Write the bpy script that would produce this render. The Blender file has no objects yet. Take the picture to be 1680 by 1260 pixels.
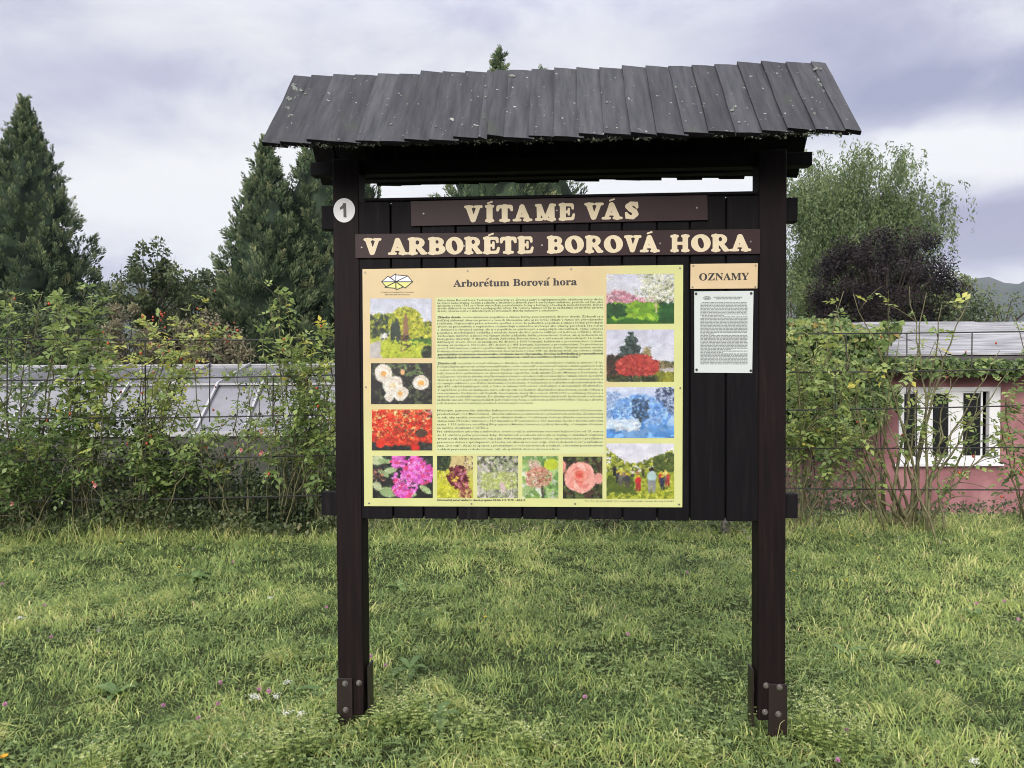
import bpy, bmesh, math, random
import numpy as np
from mathutils import Matrix, Vector
R = math.radians
sc = bpy.context.scene
C = sc.collection
random.seed(4)

# ------------------------------------------------------------------ camera
CAM = Vector((0.0, 0.0, 1.6))
FPX = 1260.0                                   # focal length in photograph pixels (1680 wide)
RCAM = Matrix.Rotation(R(88.6), 4, 'X') @ Matrix.Rotation(R(-0.32), 4, 'Z')
cd = bpy.data.cameras.new('camera'); cd.sensor_width = 36.0; cd.lens = 36.0 * FPX / 1680.0
cd.clip_start = 0.05; cd.clip_end = 9000
cam = bpy.data.objects.new('camera', cd); C.objects.link(cam)
cam.matrix_world = Matrix.Translation(CAM) @ RCAM
sc.camera = cam

# ------------------------------------------------------------------ render / exposure
sc.render.engine = 'CYCLES'
sc.cycles.use_denoising = True; sc.cycles.filter_width = 1.0
sc.cycles.max_bounces = 6; sc.cycles.diffuse_bounces = 3; sc.cycles.glossy_bounces = 3
sc.cycles.transmission_bounces = 4; sc.cycles.volume_bounces = 0
vs = sc.view_settings
vs.view_transform = 'Standard'; vs.look = 'None'; vs.gamma = 1.0; vs.use_curve_mapping = False
vs.exposure = 1.55
SKY_GAIN = 0.405                                # scale of the cloud luminance under that exposure

# ------------------------------------------------------------------ sun (veiled by cloud)
SUN_EL, SUN_AZ = 26.0, 203.0                   # azimuth clockwise from +Y: behind the camera
sl = bpy.data.lights.new('sun', 'SUN'); sl.energy = 1.5; sl.angle = R(35); sl.color = (1.0, 0.95, 0.88)
so = bpy.data.objects.new('sun', sl); C.objects.link(so)
sdir = Vector((math.sin(R(SUN_AZ)) * math.cos(R(SUN_EL)), math.cos(R(SUN_AZ)) * math.cos(R(SUN_EL)), math.sin(R(SUN_EL))))
so.rotation_euler = sdir.to_track_quat('Z', 'Y').to_euler(); so.location = sdir * 30

# ------------------------------------------------------------------ world: clouded sky
W = bpy.data.worlds.new('World'); sc.world = W; W.use_nodes = True
nt = W.node_tree; nt.nodes.clear()
def nmath(op, a, b=None, c=None, clamp=False):
    n = nt.nodes.new('ShaderNodeMath'); n.operation = op; n.use_clamp = clamp
    for i, v in enumerate((a, b, c)):
        if v is None: continue
        if isinstance(v, (int, float)): n.inputs[i].default_value = v
        else: nt.links.new(v, n.inputs[i])
    return n.outputs[0]
def build_world():
    tc = nt.nodes.new('ShaderNodeTexCoord'); sep = nt.nodes.new('ShaderNodeSeparateXYZ')
    nt.links.new(tc.outputs['Generated'], sep.inputs[0])
    x, y, z = sep.outputs
    az = nmath('MULTIPLY', nmath('ARCTAN2', x, y), 57.2958)
    el = nmath('MULTIPLY', nmath('ARCSINE', z), 57.2958)
    # cloud-deck coordinates: direction projected on a deck overhead
    den = nmath('ADD', nmath('MAXIMUM', z, 0.0), 0.34)
    comb = nt.nodes.new('ShaderNodeCombineXYZ')
    nt.links.new(nmath('DIVIDE', x, den), comb.inputs[0]); nt.links.new(nmath('DIVIDE', y, den), comb.inputs[1])
    nt.links.new(nmath('MULTIPLY', z, 1.6), comb.inputs[2])
    def noise(scale, detail, rough, dist=0.0, off=0.0):
        n = nt.nodes.new('ShaderNodeTexNoise'); n.inputs['Scale'].default_value = scale
        n.inputs['Detail'].default_value = detail; n.inputs['Roughness'].default_value = rough
        n.inputs['Distortion'].default_value = dist
        mp = nt.nodes.new('ShaderNodeMapping'); mp.inputs['Location'].default_value = (off, off * 0.7, off * 0.3)
        nt.links.new(comb.outputs[0], mp.inputs[0]); nt.links.new(mp.outputs[0], n.inputs['Vector'])
        return n.outputs['Fac']
    n1 = noise(0.9, 6, 0.55, 0.0, 3.1)
    w1 = noise(2.9, 8, 0.63, 0.3, 21.0); w2 = nmath('SUBTRACT', 1.0, n1)
    azw = nmath('ADD', az, nmath('MULTIPLY', nmath('SUBTRACT', w1, 0.5), 16.0))
    elw = nmath('ADD', el, nmath('MULTIPLY', nmath('SUBTRACT', w2, 0.5), 9.0))
    f = nmath('ADD', 0.62, nmath('MULTIPLY', nmath('SUBTRACT', n1, 0.5), 1.1))
    f = nmath('ADD', f, nmath('MULTIPLY', nmath('SUBTRACT', w1, 0.5), 1.2))
    # the larger cloud masses seen in this part of the sky (azimuth, elevation, half sizes, weight)
    pink = None
    for a0, e0, ra, re, wt in ((-23, 18.4, 9, 2.6, -0.42), (-25, 11.5, 14, 4.8, 0.36), (-12, 11.0, 12, 5.5, 0.30),
                               (2, 21.5, 12, 2.4, 0.30), (27, 16.0, 13, 2.6, -0.80), (22, 21.0, 10, 3.0, -0.40),
                               (33, 12.0, 8, 2.2, 0.75), (33.0, 8.3, 7, 1.9, -1.1), (31, 5.4, 8, 1.2, 0.35),
                               (11, 12.5, 9, 4, 0.8), (-28, 6.0, 5, 1.6, -0.35), (-16, 6.5, 8, 2.5, 0.2), (0, 30, 16, 4, -0.2)):
        da = nmath('DIVIDE', nmath('SUBTRACT', azw, a0), ra); de = nmath('DIVIDE', nmath('SUBTRACT', elw, e0), re)
        q = nmath('ADD', nmath('MULTIPLY', da, da), nmath('MULTIPLY', de, de))
        g = nmath('EXPONENT', nmath('MULTIPLY', q, -1.0))
        f = nmath('ADD', f, nmath('MULTIPLY', g, wt))
        if a0 == 33:
            pink = g
    ramp = nt.nodes.new('ShaderNodeValToRGB'); nt.links.new(f, ramp.inputs[0])
    e = ramp.color_ramp.elements
    e[0].position = 0.0; e[0].color = (0.315, 0.325, 0.47, 1)
    e[1].position = 1.0; e[1].color = (0.865, 0.862, 0.862, 1)
    k = e.new(0.36); k.color = (0.47, 0.475, 0.605, 1)
    k = e.new(0.62); k.color = (0.67, 0.67, 0.74, 1)
    # warm light low in the sky to the right
    mixp = nt.nodes.new('ShaderNodeMix'); mixp.data_type = 'RGBA'; mixp.blend_type = 'MULTIPLY'
    nt.links.new(nmath('MULTIPLY', pink, 0.9, clamp=True), mixp.inputs[0]); nt.links.new(ramp.outputs[0], mixp.inputs[6])
    mixp.inputs[7].default_value = (1.0, 0.93, 0.93, 1)
    # overcast luminance: rises towards the zenith
    up = nmath('ADD', 0.86, nmath('MULTIPLY', nmath('MAXIMUM', nmath('SUBTRACT', z, 0.38), 0.0), 2.7))
    vm = nt.nodes.new('ShaderNodeVectorMath'); vm.operation = 'SCALE'
    nt.links.new(mixp.outputs[2], vm.inputs[0]); nt.links.new(nmath('MULTIPLY', up, SKY_GAIN * 1.13), vm.inputs['Scale'])
    sky = nt.nodes.new('ShaderNodeTexSky'); sky.sky_type = 'NISHITA'; sky.sun_disc = False
    sky.sun_elevation = R(SUN_EL); sky.sun_rotation = R(SUN_AZ); sky.air_density = 1.0
    b1 = nt.nodes.new('ShaderNodeBackground'); b1.inputs[1].default_value = 0.06
    b2 = nt.nodes.new('ShaderNodeBackground'); b2.inputs[1].default_value = 1.0
    nt.links.new(sky.outputs[0], b1.inputs[0]); nt.links.new(vm.outputs[0], b2.inputs[0])
    ms = nt.nodes.new('ShaderNodeMixShader'); ms.inputs[0].default_value = 0.94
    nt.links.new(b1.outputs[0], ms.inputs[1]); nt.links.new(b2.outputs[0], ms.inputs[2])
    out = nt.nodes.new('ShaderNodeOutputWorld'); nt.links.new(ms.outputs[0], out.inputs[0])
build_world()
W.cycles.sampling_method = 'MANUAL'; W.cycles.sample_map_resolution = 256

# ------------------------------------------------------------------ placing helpers
def ray(px, py):
    return (RCAM.to_3x3() @ Vector(((px - 840) / FPX, -(py - 630) / FPX, -1.0)))
def at(px, py, Y):                              # world point seen at a photograph pixel at distance Y
    d = ray(px, py); return CAM + d * (Y / d.y)
def xat(px, Y): return at(px, 600, Y).x
def zat(py, Y, px=840): return at(px, py, Y).z
BYAW = R(-3.4)
MB_ = Matrix.Translation(Vector((0.204, 3.30, 0))) @ Matrix.Rotation(BYAW, 4, 'Z')
MBI = MB_.inverted()
def bp(px, py, off=0.0):                        # pixel -> (x, z) on the board's own plane y = off
    o = MBI @ CAM; d = MBI.to_3x3() @ ray(px, py)
    t = (off - o.y) / d.y; p = o + d * t
    return p.x, p.z

# ------------------------------------------------------------------ object helpers
def tag(o, label=None, cat=None, group=None, kind=None):
    if label: o['label'] = label
    if cat: o['category'] = cat
    if group: o['group'] = group
    if kind: o['kind'] = kind
    return o
def empty(name, loc=(0, 0, 0), rz=0.0, parent=None):
    o = bpy.data.objects.new(name, None); C.objects.link(o); o.location = loc; o.rotation_euler.z = rz
    o.empty_display_size = 0.1
    if parent: o.parent = parent
    return o
def link(name, me, mat=None, parent=None, loc=None):
    o = bpy.data.objects.new(name, me); C.objects.link(o)
    if mat and not me.materials: me.materials.append(mat)
    if parent: o.parent = parent
    if loc is not None: o.location = loc
    return o
def mesh_np(name, V, F, tint=None, smooth=False):
    """V (n,3), F (m,k) uniform polygons, tint per face"""
    me = bpy.data.meshes.new(name); V = np.asarray(V, np.float32); F = np.asarray(F, np.int32)
    m, k = F.shape
    me.vertices.add(len(V)); me.vertices.foreach_set('co', V.ravel())
    me.loops.add(m * k); me.loops.foreach_set('vertex_index', F.ravel())
    me.polygons.add(m); me.polygons.foreach_set('loop_start', np.arange(0, m * k, k, dtype=np.int32))
    if smooth: me.polygons.foreach_set('use_smooth', np.ones(m, dtype=bool))
    if tint is not None:
        a = me.attributes.new('tint', 'FLOAT', 'FACE'); a.data.foreach_set('value', np.asarray(tint, np.float32))
    me.update(calc_edges=True)
    return me
class MB:
    """collects boxes, tubes and polygons into one mesh"""
    def __init__(s): s.v = []; s.f = []
    def poly(s, pts):
        n = len(s.v); s.v += [tuple(p) for p in pts]; s.f.append(tuple(range(n, n + len(pts))))
    def box(s, x0, x1, y0, y1, z0, z1):
        n = len(s.v)
        s.v += [(x0, y0, z0), (x1, y0, z0), (x1, y1, z0), (x0, y1, z0), (x0, y0, z1), (x1, y0, z1), (x1, y1, z1), (x0, y1, z1)]
        s.f += [tuple(n + i for i in q) for q in ((0, 3, 2, 1), (4, 5, 6, 7), (0, 1, 5, 4), (1, 2, 6, 5), (2, 3, 7, 6), (3, 0, 4, 7))]
    def prism(s, pts, d):                       # polygon pts (3d) pushed along vector d
        n = len(s.v); k = len(pts); d = Vector(d)
        s.v += [tuple(p) for p in pts] + [tuple(Vector(p) + d) for p in pts]
        s.f.append(tuple(range(n + k - 1, n - 1, -1))); s.f.append(tuple(range(n + k, n + 2 * k)))
        for i in range(k): j = (i + 1) % k; s.f.append((n + i, n + j, n + k + j, n + k + i))
    def tube(s, pts, rad, sides=6, cap=True):
        pts = [Vector(p) for p in pts]; n0 = len(s.v)
        if not hasattr(rad, '__len__'): rad = [rad] * len(pts)
        for i, p in enumerate(pts):
            t = (pts[min(i + 1, len(pts) - 1)] - pts[max(i - 1, 0)]).normalized()
            a = t.cross(Vector((0.31, 0.87, 0.12))).normalized(); b = t.cross(a)
            for k in range(sides):
                q = 2 * math.pi * k / sides
                s.v.append(tuple(p + (a * math.cos(q) + b * math.sin(q)) * rad[i]))
        for i in range(len(pts) - 1):
            for k in range(sides):
                j = (k + 1) % sides
                s.f.append((n0 + i * sides + k, n0 + i * sides + j, n0 + (i + 1) * sides + j, n0 + (i + 1) * sides + k))
        if cap:
            s.f.append(tuple(n0 + k for k in range(sides - 1, -1, -1)))
            m = n0 + (len(pts) - 1) * sides; s.f.append(tuple(m + k for k in range(sides)))
    def mesh(s, name, bevel=0.0, smooth=False, seg=1):
        me = bpy.data.meshes.new(name); me.from_pydata(s.v, [], s.f)
        bm = bmesh.new(); bm.from_mesh(me)
        bmesh.ops.recalc_face_normals(bm, faces=bm.faces)
        if bevel:
            bmesh.ops.bevel(bm, geom=list(bm.edges), offset=bevel, segments=seg, affect='EDGES', profile=0.6)
        bm.to_mesh(me); bm.free()
        if smooth:
            for p in me.polygons: p.use_smooth = True
        return me
    def build(s, name, mat, parent=None, bevel=0.0, smooth=False, loc=None, seg=1):
        return link(name, s.mesh(name, bevel, smooth, seg), mat, parent, loc)

# ------------------------------------------------------------------ materials
def newmat(name):
    m = bpy.data.materials.new(name); m.use_nodes = True; t = m.node_tree
    b = t.nodes.get('Principled BSDF'); return m, t, b
def lin(c):
    return tuple((v / 255 / 12.92) if v / 255 <= 0.04045 else ((v / 255 + 0.055) / 1.055) ** 2.4 for v in c)
def flat(name, col, rough=0.6, metal=0.0, spec=0.5):
    m, t, b = newmat(name); b.inputs['Base Color'].default_value = (*col, 1); b.inputs['Roughness'].default_value = rough
    b.inputs['Metallic'].default_value = metal; b.inputs['Specular IOR Level'].default_value = spec; return m
def noisy(name, cols, scale=(1, 1, 1), nscale=8.0, detail=8, rough=0.7, bump=0.0, bscale=None, pos=None, rand=False, spec=0.35, nrough=0.6, coord='Object'):
    """colours mixed by stretched noise in object space; optional bump"""
    m, t, b = newmat(name)
    tc = t.nodes.new('ShaderNodeTexCoord'); mp = t.nodes.new('ShaderNodeMapping'); mp.inputs['Scale'].default_value = scale
    t.links.new(tc.outputs[coord], mp.inputs[0])
    if rand:
        oi = t.nodes.new('ShaderNodeObjectInfo'); mu = t.nodes.new('ShaderNodeMath'); mu.operation = 'MULTIPLY'; mu.inputs[1].default_value = 37.0
        t.links.new(oi.outputs['Random'], mu.inputs[0]); t.links.new(mu.outputs[0], mp.inputs['Location'])
    n = t.nodes.new('ShaderNodeTexNoise'); n.inputs['Scale'].default_value = nscale; n.inputs['Detail'].default_value = detail
    n.inputs['Roughness'].default_value = nrough
    t.links.new(mp.outputs[0], n.inputs['Vector'])
    r = t.nodes.new('ShaderNodeValToRGB'); t.links.new(n.outputs['Fac'], r.inputs[0])
    e = r.color_ramp.elements; ps = pos or [0.3 + 0.4 * i / max(1, len(cols) - 1) for i in range(len(cols))]
    e[0].position = ps[0]; e[0].color = (*cols[0], 1); e[1].position = ps[-1]; e[1].color = (*cols[-1], 1)
    for p, c in zip(ps[1:-1], cols[1:-1]): q = e.new(p); q.color = (*c, 1)
    t.links.new(r.outputs[0], b.inputs['Base Color'])
    b.inputs['Roughness'].default_value = rough; b.inputs['Specular IOR Level'].default_value = spec
    if bump:
        bn = t.nodes.new('ShaderNodeBump'); bn.inputs['Strength'].default_value = bump; bn.inputs['Distance'].default_value = bscale or 0.004
        t.links.new(n.outputs['Fac'], bn.inputs['Height']); t.links.new(bn.outputs[0], b.inputs['Normal'])
    return m
def speckle(m, col, scale, lo, hi, coord='Object', stretch=(1, 1, 1)):
    """light specks (lichen, droppings, paint) over a material's colour"""
    t = m.node_tree; b = t.nodes.get('Principled BSDF'); src = b.inputs['Base Color'].links[0].from_socket
    tc = t.nodes.new('ShaderNodeTexCoord'); mp = t.nodes.new('ShaderNodeMapping'); mp.inputs['Scale'].default_value = stretch
    t.links.new(tc.outputs[coord], mp.inputs[0])
    oi = t.nodes.new('ShaderNodeObjectInfo'); mu = t.nodes.new('ShaderNodeMath'); mu.operation = 'MULTIPLY'; mu.inputs[1].default_value = 53.0
    t.links.new(oi.outputs['Random'], mu.inputs[0]); t.links.new(mu.outputs[0], mp.inputs['Location'])
    n = t.nodes.new('ShaderNodeTexNoise'); n.inputs['Scale'].default_value = scale; n.inputs['Detail'].default_value = 3
    t.links.new(mp.outputs[0], n.inputs['Vector'])
    mr = t.nodes.new('ShaderNodeMapRange'); mr.inputs[1].default_value = lo; mr.inputs[2].default_value = hi
    t.links.new(n.outputs['Fac'], mr.inputs[0])
    mx = t.nodes.new('ShaderNodeMix'); mx.data_type = 'RGBA'; mx.inputs[7].default_value = (*col, 1)
    t.links.new(mr.outputs[0], mx.inputs[0]); t.links.new(src, mx.inputs[6]); t.links.new(mx.outputs[2], b.inputs['Base Color'])
    return m
def leafmat(name, cols, trans=0.35, rough=0.55, spec=0.3, gain=1.0):
    """leaf colours picked along the per-face tint; light shines through"""
    m, t, b = newmat(name); cols = [tuple(min(0.8, v * gain) for v in c) for c in cols]
    at_ = t.nodes.new('ShaderNodeAttribute'); at_.attribute_name = 'tint'
    r = t.nodes.new('ShaderNodeValToRGB'); t.links.new(at_.outputs['Fac'], r.inputs[0]); e = r.color_ramp.elements
    e[0].color = (*cols[0], 1); e[1].color = (*cols[-1], 1)
    for i, c in enumerate(cols[1:-1], 1): q = e.new(i / (len(cols) - 1)); q.color = (*c, 1)
    t.links.new(r.outputs[0], b.inputs['Base Color']); b.inputs['Roughness'].default_value = rough
    b.inputs['Specular IOR Level'].default_value = spec
    tr = t.nodes.new('ShaderNodeBsdfTranslucent'); t.links.new(r.outputs[0], tr.inputs[0])
    mx = t.nodes.new('ShaderNodeMixShader'); mx.inputs[0].default_value = trans
    o = t.nodes.get('Material Output'); t.links.new(b.outputs[0], mx.inputs[1]); t.links.new(tr.outputs[0], mx.inputs[2])
    t.links.new(mx.outputs[0], o.inputs[0]); return m
# ================================================================== ground, hills
def vnoise(x, y, scale, seed):
    g = np.random.RandomState(seed).rand(256, 256); x = np.asarray(x) * scale + 100; y = np.asarray(y) * scale + 100
    i = np.floor(x).astype(int); j = np.floor(y).astype(int); fx = x - i; fy = y - j; fx = fx * fx * (3 - 2 * fx); fy = fy * fy * (3 - 2 * fy)
    G = lambda a, b: g[np.mod(b, 256), np.mod(a, 256)]
    return (G(i, j) * (1 - fx) + G(i + 1, j) * fx) * (1 - fy) + (G(i, j + 1) * (1 - fx) + G(i + 1, j + 1) * fx) * fy
def ground_z(x, y):
    x = np.asarray(x, float); y = np.asarray(y, float)
    t = np.clip((y - 7.7) / 2.6, 0, 1); t = t * t * (3 - 2 * t)
    bump = (vnoise(x, y, 0.9, 5) - 0.5) * 0.07 + (vnoise(x, y, 3.1, 6) - 0.5) * 0.03
    return -0.86 * t + bump * np.clip(1 - (y - 14) / 6, 0, 1)
M_GROUND = noisy('meadow_soil', [(0.020, 0.021, 0.010), (0.040, 0.046, 0.018), (0.060, 0.070, 0.028)], nscale=3.5, rough=0.95, spec=0.1)
xs = np.concatenate([[-6000, -2000, -600, -150, -60, -30, -18, -12], np.linspace(-9, 9, 73), [12, 18, 30, 60, 150, 600, 2000, 6000]])
ys = np.concatenate([[-3000, -300, -40, -10, -4], np.linspace(-1, 13, 57), [15, 18, 24, 34, 60, 150, 500, 1500, 5000]])
GX, GY_ = np.meshgrid(xs, ys); GZ = ground_z(GX, GY_); V = np.stack([GX, GY_, GZ], -1).reshape(-1, 3)
nx, ny = len(xs), len(ys); j, i = np.mgrid[0:ny - 1, 0:nx - 1]; k = (j * nx + i).ravel()
tag(link('ground', mesh_np('ground', V, np.stack([k, k + 1, k + nx + 1, k + nx], 1), smooth=True), M_GROUND), kind='structure')
# wooded hills far off
M_HILL = noisy('distant_woodland', [(0.012, 0.022, 0.012), (0.026, 0.040, 0.020), (0.042, 0.055, 0.028)], nscale=0.02, rough=0.95, spec=0.05)
V = []; F = []; az = np.linspace(-60, 60, 150); rows = [(900, 0.0), (1150, 0.45), (1400, 0.85), (1600, 1.0), (2000, 0.6)]
for r_, hf in rows:
    for a in az:
        h = 118 - 44 * math.cos(a * 0.11) + 12 * math.sin(a * 0.31 + 2) + 7 * math.sin(a * 0.9)
        V.append((r_ * math.sin(R(a)), r_ * math.cos(R(a)), -3 + h * hf + 7 * math.sin(a * 2.1 + r_) * hf))
n = len(az)
for j in range(len(rows) - 1):
    for i in range(n - 1): F.append((j * n + i, j * n + i + 1, (j + 1) * n + i + 1, (j + 1) * n + i))
tag(link('hills', mesh_np('hills', V, F, smooth=True), M_HILL), kind='structure')

# ================================================================== greenhouse
M_GLASS = noisy('frosted_greenhouse_glass', [(0.128, 0.128, 0.143), (0.196, 0.196, 0.212)], (1, 1, 1.6), 1.3, 4, 0.22, spec=0.7)
M_ALU = noisy('pale_glazing_bar', [(0.30, 0.30, 0.31), (0.42, 0.42, 0.43)], nscale=6, rough=0.4)
M_CONC = noisy('grey_render', [(0.22, 0.21, 0.20), (0.33, 0.32, 0.31)], nscale=5, rough=0.9, bump=0.3)
gx0, gx1 = -11.0, -1.2
Y1, Z1, Y2, Z2, Y3, Z3 = 12.0, zat(709, 12.0), 13.0, zat(627.5, 13.0), 14.6, zat(596, 14.6)
gh = empty('greenhouse', ((gx0 + gx1) / 2, Y1, -0.86)); tag(gh, 'long low greenhouse with pale frosted panes behind the rose hedge', 'greenhouse')
ox, oy, oz = gh.location
b = MB(); b.box(gx0 - ox, gx1 - ox, 0.02, 4.9, -0.2, Z1 - oz - 0.02); b.build('base_wall', noisy('dark_plinth', [(0.05, 0.05, 0.045), (0.10, 0.095, 0.085)], nscale=4, rough=0.9), gh)
nb = 13; w = (gx1 - gx0) / nb; rn = random.Random(2)
def strip(name, mat, x0, x1, ya, za, yb, zb, d, parent=gh, lift=0.0):
    v = Vector((0, yb - ya, zb - za)).normalized(); nrm = Vector((0, -v.z, v.y))
    b = MB(); o = nrm * lift
    b.prism([Vector((x0, ya, za)) + o, Vector((x1, ya, za)) + o, Vector((x1, yb, zb)) + o, Vector((x0, yb, zb)) + o], nrm * d); return b.build(name, mat, parent)
for i in range(nb):
    a, c = gx0 + i * w - ox + 0.02, gx0 + (i + 1) * w - ox - 0.02; t = rn.uniform(-0.006, 0.006)
    strip('pane', M_GLASS, a, c, Y1 - oy, Z1 - oz + 0.02, Y2 - oy + t, Z2 - oz - 0.03, 0.008)
    strip('roof_pane', M_GLASS, a, c, Y2 - oy, Z2 - oz + 0.02, Y3 - oy + t, Z3 - oz - 0.02, 0.008)
    strip('roof_pane', M_GLASS, a, c, Y3 - oy, Z3 - oz - 0.02, Y3 + 2.2 - oy, Z2 - oz, 0.008)
for i in range(nb + 1):
    x = gx0 + i * w - ox
    strip('glazing_bar', M_ALU, x - 0.018, x + 0.018, Y1 - oy, Z1 - oz, Y2 - oy, Z2 - oz, 0.05, lift=0.003)
    strip('glazing_bar', M_ALU, x - 0.015, x + 0.015, Y2 - oy, Z2 - oz, Y3 - oy, Z3 - oz, 0.04, lift=0.003)
for y, z, h in ((Y1, Z1, 0.07), (Y2, Z2, 0.035), (Y3, Z3, 0.03)):
    b = MB(); b.box(gx0 - ox, gx1 - ox, y - oy - 0.05, y - oy + 0.03, z - oz - h / 2, z - oz + h / 2); b.build('rail', M_ALU, gh)
for s in (gx0, gx1):
    b = MB(); b.prism([(s - ox, 0.05, Z1 - oz), (s - ox, Y2 - oy + 0.04, Z2 - oz - 0.03), (s - ox, Y3 - oy, Z3 - oz - 0.04), (s - ox, 4.8, Z2 - oz - 0.05), (s - ox, 4.8, Z1 - oz)], (0.01, 0, 0)); b.build('end_pane', M_GLASS, gh)

# ================================================================== pink house
M_PINK = noisy('pink_render', [(0.20, 0.084, 0.092), (0.275, 0.124, 0.132), (0.35, 0.180, 0.180)], nscale=2.2, rough=0.92, bump=0.35, bscale=0.01, detail=12)
M_FRAME = flat('white_window_frame', (0.64, 0.64, 0.65), 0.35)
M_PANE = flat('dark_window_glass', (0.012, 0.013, 0.015), 0.06, 0.0, 0.8)
M_FELT = noisy('streaked_roof_sheet', [(0.12, 0.12, 0.12), (0.26, 0.255, 0.26), (0.42, 0.415, 0.42)], (0.5, 3.2, 3.2), 2.6, 6, 0.55, pos=[0.35, 0.52, 0.68], rand=False, spec=0.5)  # pale streaks put the reflections of wet streaks into the sheet colour
M_FASCIA = noisy('grey_fascia', [(0.06, 0.055, 0.055), (0.11, 0.10, 0.10)], (0.6, 5, 5), 4, 6, 0.7)
HY = 12.0; hx0, hx1 = xat(1318, HY), xat(1318, HY) + 8.2
house = empty('house', ((hx0 + hx1) / 2, HY, -0.86)); tag(house, 'low pink rendered house with white window and grey sheet roof', 'house')
ox, oy, oz = house.location
wx0, wx1 = xat(1474, HY) - ox, xat(1640, HY) - ox; wz0, wz1 = zat(765, HY) - oz, zat(639, HY) - oz
ez = zat(588, HY - 0.35) - oz
b = MB(); H = ez - 0.02                              # front wall in four pieces round the opening, then the sides
m_ = 0.03
for q in ((hx0 - ox, wx0 + m_, 0, 0.25, -0.1, H), (wx1 - m_, hx1 - ox, 0, 0.25, -0.1, H), (wx0 + m_ + 0.0, wx1 - m_, 0.0, 0.25, -0.1, wz0 + 0.06), (wx0 + m_, wx1 - m_, 0.0, 0.25, wz1 - m_, H)): b.box(*q)
b.box(hx0 - ox, hx0 - ox + 0.25, 0.25, 4.6, -0.1, H); b.box(hx1 - ox - 0.25, hx1 - ox, 0.25, 4.6, -0.1, H); b.box(hx0 - ox + .25, hx1 - ox - .25, 4.35, 4.6, -0.1, H)
b.build('wall', M_PINK, house)
b = MB(); b.box(hx0 - ox + 0.26, hx1 - ox - 0.26, 0.9, 0.95, 0, H); b.build('inner_wall', flat('dim_room', (0.05, 0.045, 0.045), 0.9), house)
win = MB()                                           # window frame: outer box, mullions, sill
fy0, fy1 = -0.03, 0.06
ww = wx1 - wx0; th = 0.07
for q in ((wx0, wx1, fy0, fy1, wz1 - 0.07, wz1), (wx0, wx1, fy0, fy1, wz0, wz0 + 0.10), (wx0, wx0 + th, fy0, fy1, wz0 + 0.1, wz1 - 0.07), (wx1 - 0.17, wx1, fy0, fy1, wz0 + 0.1, wz1 - 0.07)): win.box(*q)
pans = [(1481, 1506), (1528, 1560), (1578, 1613)]
px_ = [(xat(a, HY) - ox, xat(c, HY) - ox) for a, c in pans]
for (a, c), (d, e) in zip(px_[:-1], px_[1:]): win.box(c, d, fy0 + 0.012, fy1, wz0 + 0.1, wz1 - 0.07)
window = win.build('window', M_FRAME, house)
b = MB(); b.box(wx0 - 0.10, wx1 + 0.02, -0.10, -0.031, wz0 - 0.025, wz0 + 0.012); b.build('sill', M_FRAME, window)
for a, c in px_:
    s = MB(); t_ = 0.028
    for q in ((a, c, 0.0, 0.03, wz0 + 0.1, wz0 + 0.1 + t_), (a, c, 0.0, 0.03, wz1 - 0.07 - t_, wz1 - 0.07), (a, a + t_, 0.0, 0.03, wz0 + 0.1 + t_, wz1 - 0.07 - t_), (c - t_, c, 0.0, 0.03, wz0 + 0.1 + t_, wz1 - 0.07 - t_)): s.box(*q)
    s.build('casement', M_FRAME, window)
    s = MB(); s.box(a + 0.02, c - 0.02, 0.012, 0.018, wz0 + 0.12, wz1 - 0.09); s.build('pane', M_PANE, window)
rz1 = zat(535, HY + 2.6) - oz
sl_ = math.atan2(rz1 - ez, 2.95)
nsh = 4; rw = (hx1 + 0.15 - (hx0 - 0.05)) / nsh
for side in (0, 1):
    for i in range(nsh):
        xa = hx0 - 0.05 - ox + i * rw; xb = xa + rw + (0.06 if i < nsh - 1 else 0); dz = 0.012 * (i % 2)
        ya, za, yb, zb = (-0.35, ez, 2.6, rz1) if side == 0 else (5.0, ez - 0.05, 2.6, rz1)
        b = MB(); b.prism([(xa, ya, za + dz), (xb, ya, za + dz), (xb, yb, zb + dz), (xa, yb, zb + dz)], (0, 0, 0.03)); b.build('roof_sheet', M_FELT, house)
b = MB(); b.box(hx0 - 0.04 - ox, hx1 + 0.14 - ox, -0.33, -0.29, ez - 0.14, ez - 0.003); b.build('fascia', M_FASCIA, house)
b = MB(); b.box(hx0 - ox, hx1 - ox, -0.285, -0.002, ez - 0.06, ez - 0.03); b.build('soffit', M_FASCIA, house)
# paved strip along the house
b = MB(); b.box(hx0 - 1.2, hx1, 10.9, 11.98, -1.0, -0.815)
tag(b.build('pavement', M_CONC, bevel=0.01), kind='structure')

# ================================================================== wire trellis
M_WIRE = noisy('dark_steel_wire', [(0.018, 0.018, 0.018), (0.04, 0.036, 0.034)], nscale=20, rough=0.6, spec=0.4)
TY = 7.20
trel = empty('wire_trellis', (0, TY, 0)); tag(trel, 'dark wire trellis carrying the roses behind the board', 'trellis')
LW = [(556, 557.5, 547.5, 544), (624.5, 615, 611, 606), (687, 680.5, 673, 665.5), (756, 746.5, 735.5, 734), (822.5, 812, 801.5, 803.5)]
rn = random.Random(9)
for a, b_, c, d in LW:
    pts = []
    for px, py in ((-160, a + (a - b_) * .29), (0, a), (280, (a + b_) / 2 + 1.4), (555, b_), (840, (b_ + c) / 2), (1290, c), (1480, (c + d) / 2 + 1), (1680, d), (1850, d + (d - c) * .4)):
        q = at(px, py, TY); pts.append((q.x, rn.uniform(-0.01, 0.01), q.z))
    m = MB(); m.tube(pts, 0.0068, 5); m.build('wire', M_WIRE, trel)
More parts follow.
